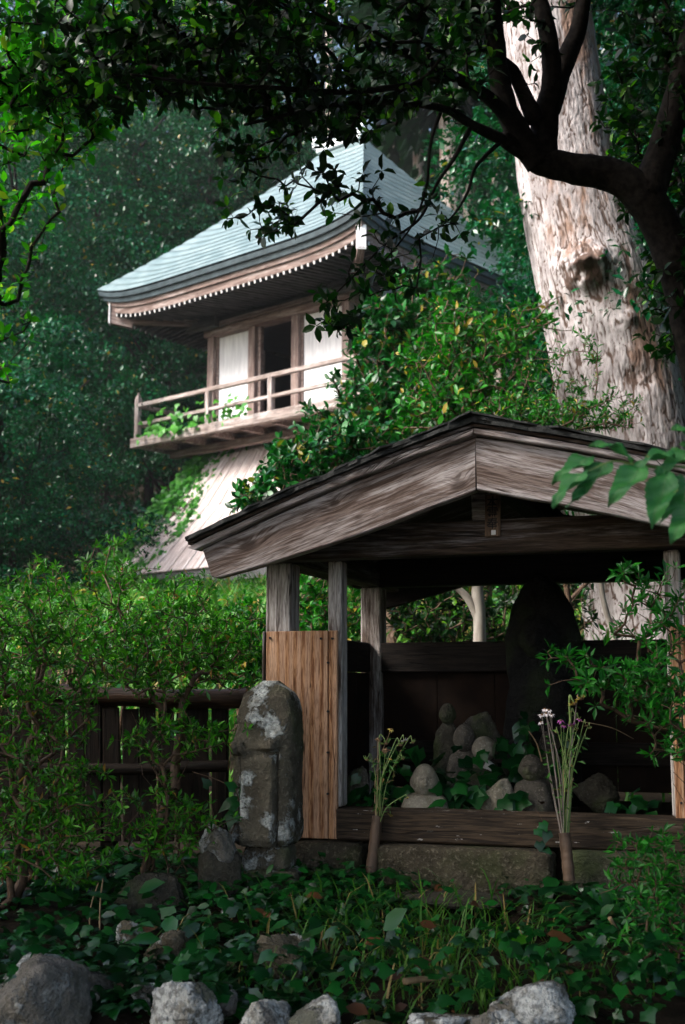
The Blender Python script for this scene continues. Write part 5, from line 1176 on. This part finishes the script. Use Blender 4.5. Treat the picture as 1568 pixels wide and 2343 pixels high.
for q in range(9):
    s0 = -1 + rv.uniform(0, .3); p = smoothpath([skirt_world(s0 + rv.normal() * .05, zb_ + (zt - zb_) * f, .03) - vb for f in np.linspace(0, 1, 7)], 4); mb.add(*tube(p, .012, 5))
mb.build('stems', M['twig'], vt, True)

# ------------------------------------------------------------------ ground cover
rg = np.random.default_rng(101)
def cover(name, lab, cat, tpl, pos, size, m, tilt=.5, down=.0, lift_=.03, r=rg, wid=1.0):
    n = len(pos); pos = pos.copy(); pos[:, 2] += r.uniform(.2, 1, n) * lift_
    a = r.uniform(0, 2 * np.pi, n); axd = unit(np.stack([np.cos(a), np.sin(a), r.normal(size=n) * .3 - down], -1)); nm = unit(np.stack([r.normal(size=n) * tilt, r.normal(size=n) * tilt - .35, np.ones(n)], -1))
    o = link(name, leaves_me(name, tpl, pos, axd, nm, size, M[m], r, wid)); o['kind'] = 'stuff'; o['label'] = lab; o['category'] = cat; return o
def gpts(n, x0, x1, y0, y1, dens=None, r=rg):
    x = r.uniform(x0, x1, n); y = r.uniform(y0, y1, n); 
    if dens is not None: k = r.uniform(0, 1, n) < dens(x, y); x, y = x[k], y[k]
    return np.stack([x, y, H(x, y)], -1)
inner = lambda x, y: ((x - Op[0]) * cs - (y - Op[1]) * ss > -.28) & ((x - Op[0]) * ss + (y - Op[1]) * cs > -.10)
nz = lambda x, y, k=2.2, s=3: vnoise(np.stack([x * k, y * k, x * 0], -1), s)
P1 = gpts(15000, -2.2, 2.4, 3.02, 4.95, lambda x, y: np.where(inner(x, y), 0, np.clip(nz(x, y) * 1.5 - .15 - .55 * np.exp(-((x - .25) / .5) ** 2 - ((y - 3.8) / .35) ** 2), .08, 1)))
cover('ivy_ground_cover', 'glossy dark ivy covering the ground around the shrine', 'ivy', TIVY, P1, rg.uniform(.016, .062, len(P1)), 'ivy', .55, .1, .07)
P2 = gpts(9000, -2.0, 2.2, 3.02, 4.8, lambda x, y: np.where(inner(x, y), 0, np.clip(nz(x, y, 3.1, 8) * 1.6 - .35, 0, 1)))
cover('ground_leaves', 'small oval green leaves of low plants in front of the shrine', 'ground plants', T6, P2, rg.uniform(.02, .05, len(P2)), 'groundleaf', .5, -.1, .08, wid=1.4)
P3 = gpts(5600, -1.2, 1.3, 3.1, 4.6, lambda x, y: np.where(inner(x, y), 0, np.clip(1.25 * np.exp(-((x - .2) / .55) ** 2 - ((y - 3.75) / .5) ** 2) * (nz(x, y, 4, 5) + .35) - .12, 0, 1)))
n = len(P3); a = rg.uniform(0, 6.28, n)
o = link('grass', leaves_me('grass', TBLADE, P3, unit(np.stack([np.cos(a) * .6, np.sin(a) * .6, rg.uniform(.35, 1.1, n)], -1)), unit(np.stack([-np.cos(a), -np.sin(a), .6 + 0 * a], -1)), rg.uniform(.06, .17, n), M['grass'], rg)); o['kind'] = 'stuff'; o['label'] = 'thin green and straw grass between the stones'; o['category'] = 'grass'
P8 = gpts(900, -.9, 1.1, 3.05, 4.3, lambda x, y: np.clip(nz(x, y, 2.7, 41) * 2.4 - 1.0, 0, 1) * np.where(inner(x, y), 0, 1))
cover('broad_ground_leaves', 'broad dark glossy leaves of low seedlings among the grass', 'ground plants', T6, P8, rg.uniform(.05, .10, len(P8)), 'ivy', .5, -.25, .12, wid=1.5)
P7 = gpts(2600, -1.6, 1.6, 2.98, 3.4, lambda x, y: np.clip(nz(x, y, 3.5, 33) * 2.2 - .7, 0, 1)); P7[:, 2] += .10
cover('wall_ivy', 'ivy leaves creeping over the stones of the low wall', 'ivy', TIVY, P7, rg.uniform(.025, .055, len(P7)), 'ivy', .6, .25, .12)
# bank behind: grass and low growth up to the tower
P4 = gpts(26000, -9, 5, 6.6, 23, lambda x, y: np.clip(1.3 - y / 40, .3, 1) * np.clip((x + 6) / 3, .1, 1) * np.clip(nz(x, y, .8, 4) * 1.6, .2, 1)); n = len(P4); a = rg.uniform(0, 6.28, n)
o = link('bank_grass', leaves_me('bank_grass', TBLADE, P4, unit(np.stack([np.cos(a) * .5, np.sin(a) * .5, rg.uniform(.5, 1.1, n)], -1)), unit(np.stack([-np.cos(a), -np.sin(a), .6 + 0 * a], -1)), rg.uniform(.15, .5, n) * np.clip(P4[:, 1] / 9, .7, 1.1), M['grass'], rg, 1.6)); o['kind'] = 'stuff'; o['label'] = 'bright grass on the bank below the bell tower'; o['category'] = 'grass'
P5 = gpts(30000, -12, 6, 6.8, 30, lambda x, y: np.clip(nz(x, y, .6, 14) * 1.8 - .3, .1, 1))
cover('bank_undergrowth', 'leafy undergrowth on the bank below the bell tower', 'undergrowth', T2, P5, rg.uniform(.07, .16, len(P5)), 'shrub_light', .6, 0, .35)
# ivy inside the shrine, in clumps between the figures
PI = []
for px, py, y, k, sp in ((1165, 1700, 5.1, 13, .08), (1140, 1745, 5.0, 13, .07), (1060, 1785, 4.98, 12, .08), (900, 1750, 5.05, 18, .10), (880, 1805, 4.95, 16, .08), (1000, 1765, 5.05, 8, .08), (1175, 1765, 4.95, 9, .06), (1210, 1690, 5.2, 18, .08), (1050, 1815, 4.86, 18, .06), (830, 1830, 4.92, 12, .06), (1160, 1830, 4.78, 7, .03), (1420, 1850, 4.6, 14, .06)):
    PI.append(np.array(at(px, py, y)) + rg.normal(size=(k, 3)) * (sp, sp * .4, sp * .55))
PI = np.vstack(PI); PI = PI[PI[:, 2] > .22]; n = len(PI)
o = link('ivy_in_shrine', leaves_me('ivy_in_shrine', TIVY, PI, unit(rg.normal(size=(n, 3)) * .5 + (0, -.5, -.5)), unit(rg.normal(size=(n, 3)) * .35 + (-.2, -.5, .7)), rg.uniform(.045, .085, n), M['ivy'], rg)); o['kind'] = 'stuff'; o['label'] = 'dark ivy growing between the figures inside the shrine'; o['category'] = 'ivy'
# ivy trailing by the worn stone and over the sill
ip = thing('ivy_sprig', 'sprig of large ivy leaves hanging left of the worn stone figure', 'ivy', at(520, 1930, 4.5), 0); ib = np.array(ip.location)
for px, py, tx, ty, s_ in ((560, 1800, 575, 1850, .075), (545, 1830, 488, 1858, .08), (535, 1855, 520, 1905, .07), (540, 1805, 500, 1780, .05), (480, 1800, 455, 1770, .045)):
    p = np.array(at(px, py, 4.48)) - ib; q = np.array(at(tx, ty, 4.46)) - ib
    link('leaf', leaves_me('leaf', TIVY, p[None], (q - p)[None], np.array([(-.1, -.8, .6)]), s_, M['ivy'], rg), ip)
tube_obj('stem', [np.array(at(*q, 4.49)) - ib for q in ((520, 1930), (545, 1860), (540, 1810), (500, 1785), (440, 1765))], [.003, .0015], M['twig'], ip, 6)
ip = thing('ivy_sprig', 'ivy sprig hanging over the sill left of the right-hand flower tube', 'ivy', at(1240, 1945, 4.5), 0); ib = np.array(ip.location)
for px, py, s_ in ((1240, 1880, .04), (1252, 1900, .045), (1235, 1925, .04), (1248, 1940, .05), (1228, 1895, .035)):
    p = np.array(at(px, py, 4.47)) - ib; link('leaf', leaves_me('leaf', TIVY, p[None], np.array([(rg.normal() * .5, -.2, -.8)]), np.array([(-.1, -.9, .4)]), s_, M['ivy'], rg), ip)
tube_obj('stem', [np.array(at(*q, 4.475)) - ib for q in ((1240, 1945), (1250, 1905), (1238, 1870), (1225, 1850))], [.002, .001], M['twig'], ip, 5)
# seedling with bright leaves
sd = thing('seedling', 'bright green seedling with five oval leaves above the white-topped stone', 'plant', at(1165, 2190, 3.5), 0); sb_ = np.array(sd.location)
for px, py, s_ in ((1150, 2160, .055), (1185, 2120, .05), (1215, 2155, .055), (1135, 2135, .05), (1160, 2185, .05)):
    c = np.array(at(1168, 2145, 3.5)) - sb_; q = np.array(at(px, py, 3.48)) - sb_; link('leaf', leaves_me('leaf', T6, c[None], (q - c)[None] + (0, -.01, 0), np.array([(0, -.5, .8)]), s_, M['azalea'], rg, 1.7), sd)
tube_obj('stem', [(0, 0, -.03), (.003, 0, .03), np.array(at(1168, 2145, 3.5)) - sb_], [.0015, .001], M['stem'], sd, 5)
# fallen leaves and twigs
GL = 'brown fallen leaves'
FL = [(585, 2110, 4.0, .09, 'curled orange leaf below the worn figure'), (320, 2135, 3.85, .06, 'brown leaf above the lower left boulder'), (1310, 2150, 3.6, .085, 'large brown curled leaf right of the seedling'), (1098, 2075, 3.95, .05, 'brown leaf at the end of the step stone'), (835, 2160, 3.6, .05, 'tan leaf in the grass in the middle'), (845, 2320, 3.25, .065, 'pale brown leaf at the bottom centre'), (950, 2210, 3.45, .05, 'brown leaf right of the straw grass'), (740, 2055, 4.15, .06, 'dark leaf beside the white flake'), (460, 2105, 4.05, .06, 'brown leaf left of the tiny stone'), (1000, 2120, 3.8, .055, 'rusty leaf below the step stone'), (880, 2240, 3.45, .05, 'orange leaf among straw grass'), (1240, 1840, 4.72, .05, 'orange dry leaf on the shrine sill')]
for px, py, y, s_, lb in FL:
    c = np.array(at(px, py, y)); a = rg.uniform(0, 6.28); ax_ = np.array([(math.cos(a), math.sin(a) * .5, .25)])
    o = link('fallen_leaf', leaves_me('fallen_leaf', T6, np.zeros((1, 3)), ax_, np.array([(rg.normal() * .4, -.5, .8)]), s_, M['dead'], rg, 1.5), None, c); tag(o, lb + ' on the ground' if 'sill' not in lb else lb, 'leaf', GL)
P6 = gpts(260, -1.4, 1.6, 3.1, 4.6, lambda x, y: np.where(inner(x, y), 0, nz(x, y, 3, 21) * 1.2 - .1)); cover('leaf_litter', 'scattered small brown leaf litter in front of the shrine', 'leaf litter', T6, P6, rg.uniform(.02, .05, len(P6)), 'dead', .6, 0, .05, wid=1.4)
TW_ = [([(925, 2245), (985, 2238), (1035, 2232)], 3.35, .009, 'short thick brown stick lying above the bottom stones'), ([(1395, 2100), (1425, 2140), (1500, 2170), (1540, 2240)], 3.6, .006, 'bent pale twig in the lower right shade'), ([(420, 2165), (460, 2130), (485, 2112)], 3.9, .004, 'straw stalk lying left of the mottled stone'), ([(228, 2130), (230, 2060), (236, 2010)], 4.0, .003, 'upright dry stalk beside the pointed boulder'), ([(205, 2120), (208, 2075), (225, 2020)], 4.0, .0025, 'thin curved stalk left of the pointed boulder'), ([(1330, 1650), (1400, 1665), (1450, 1690)], 4.5, .0016, 'thin dry stalk arching right of the flowers'), ([(1240, 1742), (1228, 1700), (1210, 1672)], 4.8, .003, 'dry stalk rising behind the dark bald figure')]
for pts, y, r_, lb in TW_:
    b = np.array(at(*pts[0], y)); t = tube_obj('dry_twig', [np.array(at(*q, y + .05 * k)) - b for k, q in enumerate(pts)], [r_, r_ * .7], M['stem_dry'], None, 6); t.location = b; tag(t, lb, 'twig', 'dry twigs and stalks')

# ------------------------------------------------------------------ mist in the air
hz = bpy.data.materials.new('mist'); hz.use_nodes = True; ht = hz.node_tree; ht.nodes.clear()
ho = ht.nodes.new('ShaderNodeOutputMaterial'); hv = ht.nodes.new('ShaderNodeVolumePrincipled'); hv.inputs['Color'].default_value = (.9, .95, 1, 1); hv.inputs['Density'].default_value = .0004; hv.inputs['Anisotropy'].default_value = .1
ht.links.new(hv.outputs[0], ho.inputs['Volume'])
o = link('haze', box_me('haze', 330, 275, 64, hz, bev=0), None, (0, 70, 29)); o['kind'] = 'stuff'; o['label'] = 'thin pale mist filling the forest air'

# ------------------------------------------------------------------ sub-parts
bpy.context.view_layer.update()
def reparent(root, parent_name, kinds):
    ch = list(root.children); p = next(o for o in ch if o.name.split('.')[0] == parent_name)
    for o in ch:
        if o is not p and o.name.split('.')[0] in kinds:
            o.parent = p; o.matrix_parent_inverse = p.matrix_local.inverted()
reparent(tw, 'roof', ('roof_course', 'eave_edge', 'fascia', 'ridge_cap', 'ridge_end', 'rafter', 'soffit', 'hip_rafter', 'end_plate'))
reparent(tw, 'balcony_floor', ('balcony_beam', 'railing_post', 'post_cap', 'rail', 'joist', 'floor_girder'))
reparent(tw, 'skirt_frame', ('skirt_plank',))
reparent(sh, 'roof_board', ('roof_sheet',)); reparent(sh, 'front_board', ('nail',)); reparent(pq, 'board', ('lettering', 'paper_tag'))
